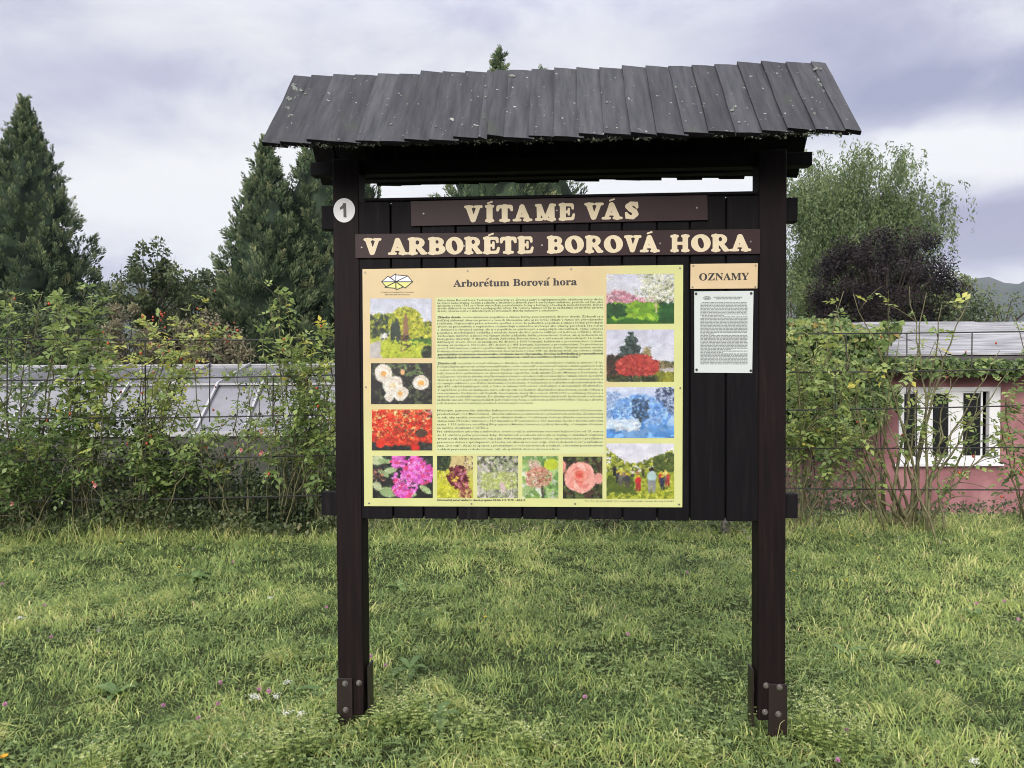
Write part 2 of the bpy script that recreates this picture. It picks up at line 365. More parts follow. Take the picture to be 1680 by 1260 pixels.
for px, y0, y1 in ((13, 556, 690), (128, 598, 690), (239, 557, 822), (345, 556, 692), (449, 617, 690), (1388, 547, 612), (1487, 546, 690), (1503, 640, 803), (1594, 545, 606), (1370, 612, 735)):
    p0, p1 = at(px, y0, TY), at(px + rn.uniform(-1, 1), y1, TY); m = MB(); m.tube([(p0.x, -0.008, p0.z), (p1.x, -0.008, p1.z)], 0.0075 if px == 239 else 0.0058, 5); m.build('upright_rod', M_WIRE, trel)
M_STAKE = noisy('weathered_grey_stake', [(0.10, 0.085, 0.075), (0.20, 0.18, 0.165)], (6, 6, 0.8), 6, 8, 0.85, 0.4)
for px in (566, 1190):
    q = xat(px, TY + 0.06); m = MB(); m.box(q - 0.034, q + 0.034, 0.02, 0.09, -0.3, 1.93); m.build('stake', M_STAKE, trel, 0.004)
# ================================================================== the roofed information board
M_WOOD = noisy('dark_stained_wood', [(0.0022, 0.0019, 0.0030), (0.0044, 0.0034, 0.0048), (0.013, 0.0098, 0.0105)], (9, 9, 0.7), 6, 9, 0.7, 0.5, 0.003, [0.3, 0.55, 0.82], True, 0.13)  # bluish cast puts a navy reflection into the stain colour
speckle(M_WOOD, (0.10, 0.085, 0.08), 55, 0.775, 0.81, stretch=(1, 1, 0.55))
M_POST = noisy('dark_stained_post', [(0.0030, 0.0015, 0.0018), (0.0068, 0.0030, 0.0034), (0.018, 0.0088, 0.0090)], (8, 8, 0.5), 6, 9, 0.65, 0.5, 0.003, [0.3, 0.55, 0.85], True, 0.15)
speckle(M_POST, (0.16, 0.13, 0.11), 60, 0.765, 0.80)
M_ROOF = noisy('weathered_roof_wood', [(0.028, 0.029, 0.0335), (0.050, 0.051, 0.057), (0.078, 0.079, 0.084)], (8, 0.9, 0.9), 5, 10, 0.78, 0.55, 0.004, [0.28, 0.52, 0.78], True, 0.25)
speckle(M_ROOF, (0.30, 0.31, 0.28), 34, 0.70, 0.735)
speckle(M_ROOF, (0.060, 0.066, 0.050), 7, 0.62, 0.85)
def vary(m, lo, hi):
    """each piece a little lighter or darker than the next"""
    t = m.node_tree; b = t.nodes.get('Principled BSDF'); src = b.inputs['Base Color'].links[0].from_socket
    oi = t.nodes.new('ShaderNodeObjectInfo'); mr = t.nodes.new('ShaderNodeMapRange'); mr.inputs[3].default_value = lo; mr.inputs[4].default_value = hi
    t.links.new(oi.outputs['Random'], mr.inputs[0]); v = t.nodes.new('ShaderNodeVectorMath'); v.operation = 'SCALE'
    t.links.new(src, v.inputs[0]); t.links.new(mr.outputs[0], v.inputs['Scale']); t.links.new(v.outputs[0], b.inputs['Base Color'])
vary(M_ROOF, 0.78, 1.22); vary(M_WOOD, 0.7, 1.35)
M_LICHEN = noisy('grey_green_lichen', [(0.10, 0.115, 0.10), (0.24, 0.26, 0.235)], nscale=90, rough=0.95, bump=0.6)
M_MOSS = leafmat('eave_moss', [(0.010, 0.013, 0.008), (0.035, 0.042, 0.024), (0.16, 0.18, 0.13)], 0.1, 0.9)
M_STEEL = noisy('brown_painted_steel', [(0.008, 0.004, 0.004), (0.016, 0.008, 0.0075)], nscale=14, rough=0.42, bump=0.12, spec=0.5)
M_BOLT = flat('zinc_bolt', (0.22, 0.205, 0.19), 0.45, 0.85)
M_SIGN = noisy('brown_plastic_sign', [(0.021, 0.0095, 0.0115), (0.030, 0.0140, 0.0165)], nscale=5, rough=0.5, spec=0.2)
M_CREAM = noisy('cream_lettering', [(0.528, 0.440, 0.295), (0.598, 0.510, 0.361)], nscale=12, rough=0.5)
M_INK = flat('black_ink', (0.014, 0.012, 0.012), 0.5)
M_INKT = flat('olive_body_ink', (0.012, 0.014, 0.008), 0.6)
M_WHITE = flat('white_enamel', (0.72, 0.72, 0.74), 0.45)

board = empty('information_board', MB_.translation, BYAW)
tag(board, 'tall dark brown roofed wooden information board standing on two posts in the grass', 'information board')

# --- posts
PW, PD = 0.115, 0.112
xl = bp(545.5, 300)[0]; xr = bp(1291, 300)[0]
ztop = 2.50
posts = []
for x0, nm in ((xl, 'left'), (xr - PW, 'right')):
    b = MB(); b.box(x0, x0 + PW, 0.0, PD, 0.06 if nm == 'left' else 0.075, ztop)
    p = b.build('post', M_POST, board, 0.004); posts.append((p, x0))
def hexbolt(parent, x, y, z, r=0.0085):
    b = MB()
    b.prism([(x + 1.55 * r * math.cos(k * math.pi / 6), y, z + 1.55 * r * math.sin(k * math.pi / 6)) for k in range(12)], (0, -0.002, 0))
    b.prism([(x + r * math.cos(k * math.pi / 3 + 0.4), y - 0.002, z + r * math.sin(k * math.pi / 3 + 0.4)) for k in range(6)], (0, -0.008, 0))
    b.prism([(x + 0.5 * r * math.cos(k * math.pi / 4), y - 0.010, z + 0.5 * r * math.sin(k * math.pi / 4)) for k in range(8)], (0, -0.005, 0))
    b.build('bolt', M_BOLT, parent, 0.0007)
for p, x0 in posts:
    left = p is posts[0][0]
    s = MB(); pz = bp(567, 1112)[1] if left else bp(1276, 1121)[1]
    if left: s.box(x0 - 0.004, x0 + 0.066, -0.009, -0.001, -0.05, pz)
    else: s.box(x0 + PW - 0.072, x0 + PW + 0.006, -0.009, -0.001, -0.05, pz)
    s.build('foot_plate', M_STEEL, p, 0.0015)
    s = MB(); sz = bp(604, 1096)[1] if left else bp(1233, 1102)[1]
    xi = x0 + PW if left else x0
    xs = (xi + 0.012, xi + 0.020) if left else (xi - 0.020, xi - 0.012)
    s.box(xs[0], xs[1], 0.018, 0.095, -0.05, sz); s.box(min(xi, xs[0]) + (0.0005 if left else 0.0125), max(xi, xs[1]) - (0.0125 if left else 0.0005), 0.05, 0.07, sz - 0.11, sz - 0.085)
    s.build('foot_plate', M_STEEL, p)
    zb = bp(567, 1120)[1] if left else bp(1278, 1126)[1]; zc = bp(568, 1163)[1] if left else bp(1276, 1170)[1]
    if left:
        hexbolt(p, bp(567, 1120)[0], -0.009, zb); hexbolt(p, bp(568, 1163)[0], -0.009, zc); hexbolt(p, bp(589, 1119)[0], -0.0005, zb)
    else:
        hexbolt(p, bp(1278, 1127)[0], -0.009, zb); hexbolt(p, bp(1276, 1170)[0], -0.009, zc)
        hexbolt(p, bp(1257, 1125)[0], -0.0005, zb + 0.003); hexbolt(p, bp(1255, 1168)[0], -0.0005, zc + 0.004)

# --- rails behind the planks, ends passing the posts
for pyl, h in ((356, 0.104), (830, 0.104)):
    zc = bp(918, pyl - 8 if pyl < 500 else pyl + 1)[1]
    b = MB(); b.box(bp(530, pyl, 0.06)[0], bp(1306, pyl, 0.06)[0], 0.034, 0.084, zc - h / 2, zc + h / 2)
    b.build('rail', M_WOOD, board, 0.003)

# --- upright planks
PYF = 0.004
edges = [588.5, 643, 693, 749, 800, 856, 911.5, 968, 1021, 1078, 1132, 1191, 1246]
zpt = bp(918, 325.5)[1]; zpb = bp(918, 852.5)[1]
rnd = random.Random(7)
for i in range(12):
    a = bp(edges[i], 590, PYF)[0] + 0.0035; c = bp(edges[i + 1], 590, PYF)[0] - 0.0035
    b = MB(); b.box(a, c, PYF + rnd.uniform(-0.0012, 0.0015), PYF + 0.024, zpb + rnd.uniform(-0.004, 0.004), zpt + rnd.uniform(-0.003, 0.003))
    b.build('plank', M_WOOD, board, 0.0025)
    if i:                                           # batten closing the joint from behind
        b = MB(); b.box(a - 0.03, a + 0.022, PYF + 0.0255, PYF + 0.0295, zpb + 0.012, zpt - 0.004); b.build('batten', M_WOOD, board)
b = MB(); b.box(bp(597, 325)[0], bp(1243, 320)[0], PYF - 0.004, PYF + 0.05, zpt + 0.004, zpt + 0.016)
b.build('top_strip', M_WOOD, board, 0.002)

# --- roof
YR = PD / 2; YE = YR - 0.385
zr = (bp(487, 131, YR)[1] + bp(1356, 102, YR)[1]) / 2; ze = (bp(430, 237, YE)[1] + bp(1408, 213, YE)[1]) / 2
rx0 = (bp(430, 237, YE)[0] + bp(487, 131, YR)[0]) / 2; rx1 = (bp(1408, 213, YE)[0] + bp(1356, 102, YR)[0]) / 2
slope = math.atan2(zr - ze, YR - YE); slen = math.hypot(zr - ze, YR - YE)
zu = zr - 0.030                                   # underside reference at the ridge
def under(y): return zu - abs(y - YR) * math.tan(slope) - 0.012
fr = MB()                                         # timber frame: ridge beam and rafter pairs
fr.box(rx0 + 0.10, rx1 - 0.10, YR - 0.035, YR + 0.035, zu - 0.15, zu - 0.030)
for xc in (xl + PW * 0.5, xr - PW * 0.5):
    for sgn in (-1, 1):
        y0 = YR; y1 = YR + sgn * 0.20
        fr.prism([(xc - 0.03, y0, under(y0) - 0.005), (xc - 0.03, y1, under(y1) - 0.005), (xc - 0.03, y1, under(y1) - 0.06), (xc - 0.03, y0, under(y0) - 0.085)], (0.06, 0, 0))
roof = fr.build('roof', M_WOOD, board)
for y0, y1, z0, z1, xa, xb in ((YR - 0.030, YR + 0.030, bp(526, 276, YR - 0.03)[1], bp(526, 266, YR - 0.03)[1], bp(509, 270, YR - 0.03)[0], bp(1333, 247, YR - 0.03)[0]),):
    b = MB(); b.box(xa, xb, y0, y1, z0 - 0.03, z1); b.build('wall_plate', M_WOOD, roof, 0.002)
for yc, xa, xb in ((YR - 0.24, xl + 0.002, xr - 0.002), (YR + 0.27, rx0 + 0.085, rx1 - 0.085)):
    h = 0.06; b = MB(); zt = under(yc) - 0.012
    b.box(xa, xb, yc - 0.03, yc + 0.03, zt - h, zt); b.build('purlin', M_WOOD, roof, 0.002)
# roof planks, each lapped over its right-hand neighbour's edge
eb = [430, 462, 502, 542, 583, 623, 663, 702, 743, 783, 824, 865, 907, 947, 989, 1031, 1074, 1117, 1159, 1202, 1244, 1288, 1333, 1380, 1408]
ze_l, ze_r = bp(430, 237, YE)[1], bp(1408, 213, YE)[1]
ex = [bp(e, 237 - (e - 430) / 978 * 24, YE)[0] for e in eb]
fac = (rx1 - rx0) / (ex[-1] - ex[0]); ex = [rx0 + (e - ex[0]) * fac for e in ex]
def roof_plank(xa, xb, sgn, rr):
    """plank in slope coordinates: s down the slope, n off the slope"""
    w_over = 0.020; xb2 = min(xb + w_over, rx1)
    lift_a = (0.0135 if sgn < 0 else 0.007) + rr.uniform(-0.003, 0.004); lift_b = 0.001 + rr.uniform(0, 0.002)
    s0 = -0.004 + rr.uniform(-0.006, 0.006); s1 = (slen if sgn < 0 else slen - 0.035) + rr.uniform(-0.008, 0.012); th = 0.017
    skew = rr.uniform(-0.003, 0.003)
    def P(x, s, n):
        return (x, YR + sgn * (s * math.cos(slope) + n * math.sin(slope)), zr - s * math.sin(slope) + n * math.cos(slope) - 0.018)
    cols = []
    for j in range(6):
        s = s0 + (s1 - s0) * j / 5; wob = rr.uniform(-0.0016, 0.0016); wv = 0.0025 * math.sin(j * 1.1 + xa * 9)
        cols.append([P(xa + wob + skew * j / 5, s, lift_a + th + wv), P((xa + xb2) / 2, s, (lift_a + lift_b) / 2 + th + 0.001), P(xb2 + wob, s, lift_b + th),
                     P(xb2 + wob, s, lift_b), P(xa + wob + skew * j / 5, s, lift_a + wv)])
    b = MB(); n = len(b.v)
    for c in cols: b.v += c
    for j in range(5):
        for k in range(5):
            l = (k + 1) % 5; b.f.append((j * 5 + k, j * 5 + l, (j + 1) * 5 + l, (j + 1) * 5 + k))
    b.f.append((4, 3, 2, 1, 0)); b.f.append((25, 26, 27, 28, 29))
    return b
def add_plank(b):
    o = b.build('roof_plank', M_ROOF, roof); o.data.materials.append(M_WOOD)
    for p in o.data.polygons:
        if p.normal.z < -0.3: p.material_index = 1
rr = random.Random(3)
for sgn in (-1, 1):
    for i in range(24):
        xa, xb = ex[i], ex[i + 1]
        if i == 9 and sgn < 0:                     # one plank has split
            xm = xa + (xb - xa) * 0.36
            add_plank(roof_plank(xa, xm - 0.022, sgn, rr)); add_plank(roof_plank(xm, xb, sgn, rr))
        else:
            add_plank(roof_plank(xa, xb, sgn, rr))
# lichen rosettes on the planks and moss along the eave
def on_roof(x, s, n=0.0):
    return Vector((x, YR - (s * math.cos(slope) + n * math.sin(slope)), zr - s * math.sin(slope) + n * math.cos(slope) - 0.018))
b = MB(); rl = random.Random(12)
spots = [(478, 0.36, 0.020), (486, 0.16, 0.018), (489, 0.20, 0.022), (474, 0.5, 0.014), (476, 0.62, 0.018), (482, 0.6, 0.016), (1275, 0.17, 0.016), (1342, 0.25, 0.02), (1348, 0.34, 0.022), (1352, 0.42, 0.024), (1340, 0.12, 0.016), (1335, 0.10, 0.02), (1205, 0.7, 0.017), (850, 0.10, 0.016), (607, 0.12, 0.012), (822, 0.38, 0.010), (640, 0.5, 0.009), (545, 0.42, 0.011), (1100, 0.75, 0.010)]
def roof_x(px, s):
    q = rx0 + (px - (487 - 57 * s)) / ((1356 + 52 * s) - (487 - 57 * s)) * (rx1 - rx0); return q
spots += [(rl.uniform(480, 1370), rl.random() ** 0.8, rl.uniform(0.002, 0.006)) for _ in range(170)]
for px, s, r in spots:
    x = roof_x(px, s); x = min(max(x, rx0 + 0.01), rx1 - 0.012)
    k = max(i for i in range(24) if ex[i] <= x); fr_ = (x - ex[k]) / max(1e-4, ex[k + 1] - ex[k])
    nn = 0.0175 + 0.0135 * (1 - fr_) + 0.001 + 0.003
    for _ in range(1 if r < 0.008 else 6):
        dx, ds = (0, 0) if r < 0.008 else (rl.gauss(0, r * 0.55), rl.gauss(0, r * 0.5))
        rad = r if r < 0.008 else r * rl.uniform(0.2, 0.5); m = 7
        x2 = x + dx; sl_ = s * slen + ds
        ring = [on_roof(x2 + rad * rl.uniform(0.7, 1.2) * math.cos(6.283 * q / m), sl_ + rad * rl.uniform(0.7, 1.2) * math.sin(6.283 * q / m), nn - 0.003) for q in range(m)]
        top = [p.lerp(on_roof(x2, sl_, nn), 0.35) + Vector((0, -0.001, 0.0015)) for p in ring]
        n = len(b.v); b.v += [tuple(p) for p in ring] + [tuple(p) for p in top]
        b.f += [(n + q, n + (q + 1) % m, n + m + (q + 1) % m, n + m + q) for q in range(m)] + [tuple(n + m + q for q in range(m))]
tag(b.build('lichen', M_LICHEN, roof), kind='stuff')

rsm = np.random.RandomState(6); mx, my, mz, mt = [], [], [], []
for k in range(150):
    x = rsm.uniform(rx0 + 0.03, rx1 - 0.03)
    if rsm.rand() < 0.55 - 0.5 * abs((x - rx0) / (rx1 - rx0) - 0.55): n = rsm.randint(6, 18)
    else: n = rsm.randint(2, 8)
    kk = max(i for i in range(24) if ex[i] <= x); q = on_roof(x, slen + 0.002, 0.004 + 0.012 * (1 - (x - ex[kk]) / (ex[kk + 1] - ex[kk]))); o_ = rsm.normal(size=(n, 3)) * np.array([0.010, 0.003, 0.0035])
    for d in o_: mx.append((q.x + d[0], q.y + d[1] - 0.002, q.z + d[2] - 0.002)); mt.append(rsm.rand())
mv = []; mf = []
for p_, t_ in zip(mx, mt):
    n = len(mv); d = rsm.normal(size=(3, 3)) * 0.0038; mv += [tuple(np.array(p_) + e_) for e_ in d]; mf.append((n, n + 1, n + 2))
tag(link('moss', mesh_np('moss', mv, mf, np.array(mt)), M_MOSS, roof), kind='stuff')

# ================================================================== lettering
def acute(a, b_, c, d, r0, r1): return ('c', a, b_, r0, c, d, r1)
GLYPHS = {   # bulging slab letters: tapered strokes, ellipses, cut-outs; (width, adds, cuts)
 'V': (1.0, [('c', .24, .88, .14, .47, .12, .12), ('c', .78, .88, .10, .53, .12, .10), ('c', .07, .93, .07, .44, .93, .07), ('c', .62, .93, .07, .95, .93, .07)], []),
 'I': (.52, [('c', .26, .12, .165, .26, .88, .165), ('c', .07, .93, .07, .45, .93, .07), ('c', .07, .07, .07, .45, .07, .07)], []),
 'T': (.95, [('c', .475, .1, .155, .475, .88, .155), ('c', .16, .90, .095, .79, .90, .095), ('c', .11, .86, .10, .07, .69, .07), ('c', .84, .86, .10, .88, .69, .07), ('c', .24, .07, .07, .71, .07, .07)], []),
 'A': (1.12, [('c', .52, .86, .12, .24, .1, .09), ('c', .54, .86, .14, .84, .1, .14), ('c', .30, .31, .075, .82, .31, .075), ('c', .06, .065, .065, .42, .065, .065), ('c', .66, .065, .065, 1.06, .065, .065)], []),
 'M': (1.22, [('c', .22, .1, .10, .22, .85, .12), ('c', .27, .86, .13, .57, .12, .09), ('c', .94, .86, .12, .61, .12, .09), ('c', .98, .88, .14, .98, .1, .16), ('c', .07, .93, .07, .3, .93, .07), ('c', .92, .93, .07, 1.15, .93, .07), ('c', .07, .07, .07, .38, .07, .07), ('c', .78, .07, .07, 1.15, .07, .07)], []),
 'E': (.95, [('c', .25, .12, .165, .25, .88, .165), ('c', .08, .93, .07, .76, .915, .085), ('c', .80, .88, .085, .83, .70, .06), ('c', .3, .5, .07, .54, .5, .07), ('c', .60, .67, .058, .60, .34, .058), ('c', .08, .07, .07, .78, .085, .085), ('c', .83, .12, .085, .89, .33, .062)], []),
 'S': (.82, [('c', .64, .78, .08, .52, .90, .10), ('c', .52, .90, .10, .36, .90, .11), ('c', .36, .90, .11, .21, .74, .15), ('c', .21, .74, .15, .34, .58, .14), ('c', .34, .58, .14, .54, .44, .14), ('c', .54, .44, .14, .60, .28, .15), ('c', .60, .28, .15, .46, .10, .11), ('c', .46, .10, .11, .28, .10, .10), ('c', .28, .10, .10, .16, .24, .08), ('c', .10, .34, .065, .12, .07, .06), ('c', .69, .68, .065, .68, .95, .055)], []),
 'R': (1.06, [('c', .25, .12, .165, .25, .88, .165), ('c', .07, .93, .07, .5, .93, .07), ('e', .54, .70, .36, .30, 0), ('c', .55, .46, .12, .80, .13, .14), ('c', .80, .08, .08, 1.0, .06, .06), ('c', .07, .07, .07, .45, .07, .07)], [('e', .52, .72, .10, .13, 0)]),
 'B': (.95, [('c', .25, .12, .165, .25, .88, .165), ('c', .07, .93, .07, .5, .93, .07), ('c', .07, .07, .07, .5, .07, .07), ('e', .50, .73, .34, .27, 0), ('e', .55, .28, .38, .285, 0)], [('e', .49, .74, .085, .105, 0), ('e', .50, .28, .095, .115, 0)]),
 'O': (1.06, [('e', .53, .5, .53, .52, 0)], [('e', .53, .5, .155, .33, 0.24)]),
 'H': (1.16, [('c', .25, .12, .155, .25, .88, .155), ('c', .91, .12, .155, .91, .88, .155), ('c', .25, .5, .08, .91, .5, .08)] + [('c', a, z, .07, a + .36, z, .07) for a in (.07, .73) for z in (.07, .93)], []),
}
def sdf_prim(p, X, Y):
    if p[0] == 'c':
        _, x0, y0, r0, x1, y1, r1 = p; dx, dy = x1 - x0, y1 - y0; L = dx * dx + dy * dy + 1e-9
        t = np.clip(((X - x0) * dx + (Y - y0) * dy) / L, 0, 1)
        return np.hypot(X - x0 - t * dx, Y - y0 - t * dy) - (r0 + (r1 - r0) * t)
    _, cx, cy, rx, ry, a = p; ca, sa = math.cos(a), math.sin(a); u = (X - cx) * ca + (Y - cy) * sa; v = -(X - cx) * sa + (Y - cy) * ca
    return (np.hypot(u / rx, v / ry) - 1) * min(rx, ry)
def fill_field(S, xs, ys):
    """polygons of the region S<0 on a grid (marching squares, run-merged inside)"""
    polys = []; ny, nx = S.shape
    ins = S < 0
    for j in range(ny - 1):
        i = 0
        while i < nx - 1:
            if ins[j, i] and ins[j, i + 1] and ins[j + 1, i] and ins[j + 1, i + 1]:
                k = i
                while k < nx - 1 and ins[j, k + 1] and ins[j + 1, k + 1]: k += 1
                polys.append([(xs[i], ys[j]), (xs[k], ys[j]), (xs[k], ys[j + 1]), (xs[i], ys[j + 1])]); i = k; continue
            if ins[j, i] or ins[j, i + 1] or ins[j + 1, i] or ins[j + 1, i + 1]:
                cs = [(i, j), (i + 1, j), (i + 1, j + 1), (i, j + 1)]; out = []
                for q in range(4):
                    (a, b_), (c, d) = cs[q], cs[(q + 1) % 4]; s0, s1 = S[b_, a], S[d, c]
                    if s0 < 0: out.append((xs[a], ys[b_]))
                    if (s0 < 0) != (s1 < 0):
                        t = s0 / (s0 - s1); out.append((xs[a] + (xs[c] - xs[a]) * t, ys[b_] + (ys[d] - ys[b_]) * t))
                if len(out) >= 3: polys.append(out)
            i += 1
    return polys
_gcache = {}
def glyph(ch, k=0.045, n=50):
    if ch not in _gcache:
        w, add, cut = GLYPHS[ch]; xs = np.linspace(-.07, w + .07, int(n * (w + .14))); ys = np.linspace(-.07, 1.07, n)
        X, Y = np.meshgrid(xs, ys); S = None
        for p in add:
            d = sdf_prim(p, X, Y)
            if S is None: S = d
            else:
                h = np.clip(0.5 + 0.5 * (S - d) / k, 0, 1); S = S * (1 - h) + d * h - k * h * (1 - h)
        S = S - 0.012
        for p in cut: S = np.maximum(S, -sdf_prim(p, X, Y))
        _gcache[ch] = (w, fill_field(S, xs, ys))
    return _gcache[ch]
def sign(name, corners, letters, label, screws):
    """corners px TL,TR,BR,BL; letters (char, x0, x1, y top left.., accent)"""
    yf = -0.007
    cs = [bp(*c, yf) for c in corners]
    b = MB(); b.prism([(c[0], yf, c[1]) for c in cs], (0, 0.005, 0))
    o = b.build(name, M_SIGN, board, 0.0008); o['label'] = label
    for ch, x0, x1, yt, yb, acc in letters:
        w, polys = glyph(ch); u0, v0 = bp(x0, yb, yf); u1, v1 = bp(x1, yt, yf); b = MB()
        for P in polys: b.poly([(u0 + q[0] / w * (u1 - u0), yf - 0.0012, v0 + q[1] * (v1 - v0)) for q in P])
        if acc:
            H = v1 - v0; cx = u0 + (u1 - u0) * acc; hz = v1 + 0.06 * H; L = 0.17 * H
            b.poly([(cx - L, yf - 0.0012, hz), (cx - L + 0.03 * H, yf - 0.0012, hz - 0.0), (cx + L, yf - 0.0012, hz + 0.10 * H), (cx + L * 0.8, yf - 0.0012, hz + 0.20 * H), (cx - L * 1.05, yf - 0.0012, hz + 0.09 * H)])
        b.build('letter', M_CREAM, o)
    for sx, sy in screws: screw(o, sx, sy, yf, 0.0042)
def screw(parent, sx, sy, yf, r, mat=None):
    u, v = bp(sx, sy, yf); b = MB()
    b.prism([(u + r * math.cos(k * math.pi / 4), yf - 0.0005, v + r * math.sin(k * math.pi / 4)) for k in range(8)], (0, -0.0022, 0))
    b.build('screw', mat or M_BOLT, parent, 0.0006)
def yl(x, xa, ya, xb, yb): return ya + (yb - ya) * (x - xa) / (xb - xa)
L1 = [('V', 762, 791, 0), ('I', 796, 810.5, .55), ('T', 814.5, 841.5, 0), ('A', 841.5, 873, 0), ('M', 878, 912, 0), ('E', 916.5, 943, 0), ('V', 959, 989.5, 0), ('A', 987.5, 1021, .5), ('S', 1024.5, 1049, 0)]
L2 = [('V', 597, 625, 0), ('A', 637, 669, 0), ('R', 669.5, 701, 0), ('B', 702.5, 731, 0), ('O', 731.5, 760, 0), ('R', 762, 791.5, 0), ('E', 792.5, 819.5, .5), ('T', 820.5, 847.5, 0), ('E', 849, 875, 0), ('B', 897.5, 925, 0), ('O', 927, 957.5, 0), ('R', 960, 989.5, 0), ('O', 991, 1021.5, 0), ('V', 1024, 1051.5, 0), ('A', 1050, 1082, .5), ('H', 1100, 1131, 0), ('O', 1134, 1165.5, 0), ('R', 1167, 1197, 0), ('A', 1197.5, 1232, 0)]
sign('welcome_sign', [(673.5, 330), (1160.5, 320), (1161.5, 361), (674.5, 371)],
     [(c, a, d, yl((a + d) / 2, 762, 337.5, 1049, 331), yl((a + d) / 2, 762, 365, 1049, 359), ac) for c, a, d, ac in L1],
     'narrower upper brown sign with cream letters reading VÍTAME VÁS', [(695, 350.5), (913.5, 345.5), (1143, 341)])
sign('welcome_sign', [(582.5, 384), (1247, 375.5), (1247.5, 416.5), (583, 423.5)],
     [(c, a, d, yl((a + d) / 2, 597, 391, 1232, 384), yl((a + d) / 2, 597, 418.5, 1232, 412), ac) for c, a, d, ac in L2],
     'wider lower brown sign with cream letters reading V ARBORÉTE BOROVÁ HORA', [(593.5, 406), (761.5, 403.5), (889, 402.5), (1083, 399.5), (1231.5, 396.5)])

# ================================================================== text helpers
_tc = bpy.data.curves.new('type', 'FONT'); _tc.resolution_u = 1; _tc.fill_mode = 'FRONT'
_to = bpy.data.objects.new('type', _tc); C.objects.link(_to)
def serif(s):
    o = ''
    for ch in s:
        if 'A' <= ch <= 'Z': o += chr(0x1D400 + ord(ch) - 65)
        elif 'a' <= ch <= 'z': o += chr(0x1D41A + ord(ch) - 97)
        else: o += ch
    return o
def serif_it(s):
    base = {'á': 'a', 'é': 'e', 'í': 'i', 'ó': 'o', 'ú': 'u', 'ý': 'y', 'č': 'c', 'š': 's', 'ž': 'z', 'ť': 't', 'ľ': 'l', 'ď': 'd', 'ň': 'n', 'ô': 'o', 'ä': 'a'}
    return ''.join((base.get(ch, ch)) for ch in s)
def type_mesh(s, res=1, off=0.0):
    """polygons of a line of type in its own units, and its bounds"""
    _tc.body = s; _tc.resolution_u = res; _tc.offset = off
    dg = bpy.context.evaluated_depsgraph_get(); dg.update()
    ev = _to.evaluated_get(dg); me = ev.to_mesh()
    V = np.empty(len(me.vertices) * 3, np.float32); me.vertices.foreach_get('co', V); V = V.reshape(-1, 3).copy()
    F = [tuple(p.vertices) for p in me.polygons]; ev.to_mesh_clear()
    return V[:, :2], F
def put_type(b, s, px0, px1, pyb, h_px, yf, res=1, off=0.0, pyb1=None, cap=None):
    """set a line between two photograph columns with its baseline at pyb; h_px = height of a capital"""
    V, F = type_mesh(s, res, off)
    if not len(V): return
    u0, v0 = bp(px0, pyb, yf); u1, v1 = bp(px1, pyb if pyb1 is None else pyb1, yf); _, vt = bp(px0, pyb - h_px, yf)
    x0, x1 = V[:, 0].min(), V[:, 0].max(); H = (vt - v0) / (cap or 0.70); n = len(b.v)
    for x, y in V:
        t = (x - x0) / (x1 - x0); b.v.append((u0 + t * (u1 - u0), yf, v0 + (v1 - v0) * t + y * H))
    b.f += [tuple(n + i for i in f) for f in F]

# ================================================================== the printed panel
YPN = -0.003                                       # front face of the panel
def panel_material():
    m, t, b = newmat('printed_panel')
    tc = t.nodes.new('ShaderNodeTexCoord'); sp = t.nodes.new('ShaderNodeSeparateXYZ'); t.links.new(tc.outputs['Object'], sp.inputs[0])
    ux0, uz1 = bp(596, 440, YPN); ux1, uz0 = bp(1120, 832, YPN)
    def mr(sock, a, c):
        n = t.nodes.new('ShaderNodeMapRange'); n.interpolation_type = 'SMOOTHSTEP'; n.inputs[1].default_value = a; n.inputs[2].default_value = c; t.links.new(sock, n.inputs[0]); return n.outputs[0]
    right = mr(sp.outputs[0], bp(960, 500, YPN)[0], bp(1075, 500, YPN)[0])
    low = mr(sp.outputs[2], bp(700, 560, YPN)[1], bp(700, 790, YPN)[1])
    mx = t.nodes.new('ShaderNodeMath'); mx.operation = 'MAXIMUM'; t.links.new(right, mx.inputs[0]); t.links.new(low, mx.inputs[1])
    c = t.nodes.new('ShaderNodeMix'); c.data_type = 'RGBA'; t.links.new(mx.outputs[0], c.inputs[0])
    c.inputs[6].default_value = (0.525, 0.410, 0.232, 1); c.inputs[7].default_value = (0.488, 0.497, 0.216, 1)
    n = t.nodes.new('ShaderNodeTexNoise'); n.inputs['Scale'].default_value = 6; n.inputs['Detail'].default_value = 6
    t.links.new(tc.outputs['Object'], n.inputs['Vector'])
    r = t.nodes.new('ShaderNodeMapRange'); r.inputs[1].default_value = 0.3; r.inputs[2].default_value = 0.7; r.inputs[3].default_value = 0.93; r.inputs[4].default_value = 1.05
    t.links.new(n.outputs['Fac'], r.inputs[0])
    v = t.nodes.new('ShaderNodeVectorMath'); v.operation = 'SCALE'; t.links.new(c.outputs[2], v.inputs[0]); t.links.new(r.outputs[0], v.inputs['Scale'])
    t.links.new(v.outputs[0], b.inputs['Base Color']); b.inputs['Roughness'].default_value = 0.38; b.inputs['Specular IOR Level'].default_value = 0.35
    speckle(m, (0.14, 0.12, 0.08), 70, 0.765, 0.79)
    return m
pc = [bp(*c, YPN) for c in ((594.5, 441.5), (1121, 434.5), (1119.5, 832.5), (597.5, 830.5))]
b = MB(); b.prism([(c[0], YPN, c[1]) for c in pc], (0, 0.0045, 0))
panel = b.build('picture_panel', panel_material(), board, 0.0008)
panel['label'] = 'large cream and yellow-green printed panel with twelve photographs and Slovak text'
M_TEXTF = noisy('pale_green_text_field', [(0.462, 0.497, 0.251), (0.497, 0.532, 0.282)], nscale=4, rough=0.42)
b = MB(); tf = [bp(*c, YPN) for c in ((714.5, 488), (991, 485), (991.5, 744), (716, 745))]
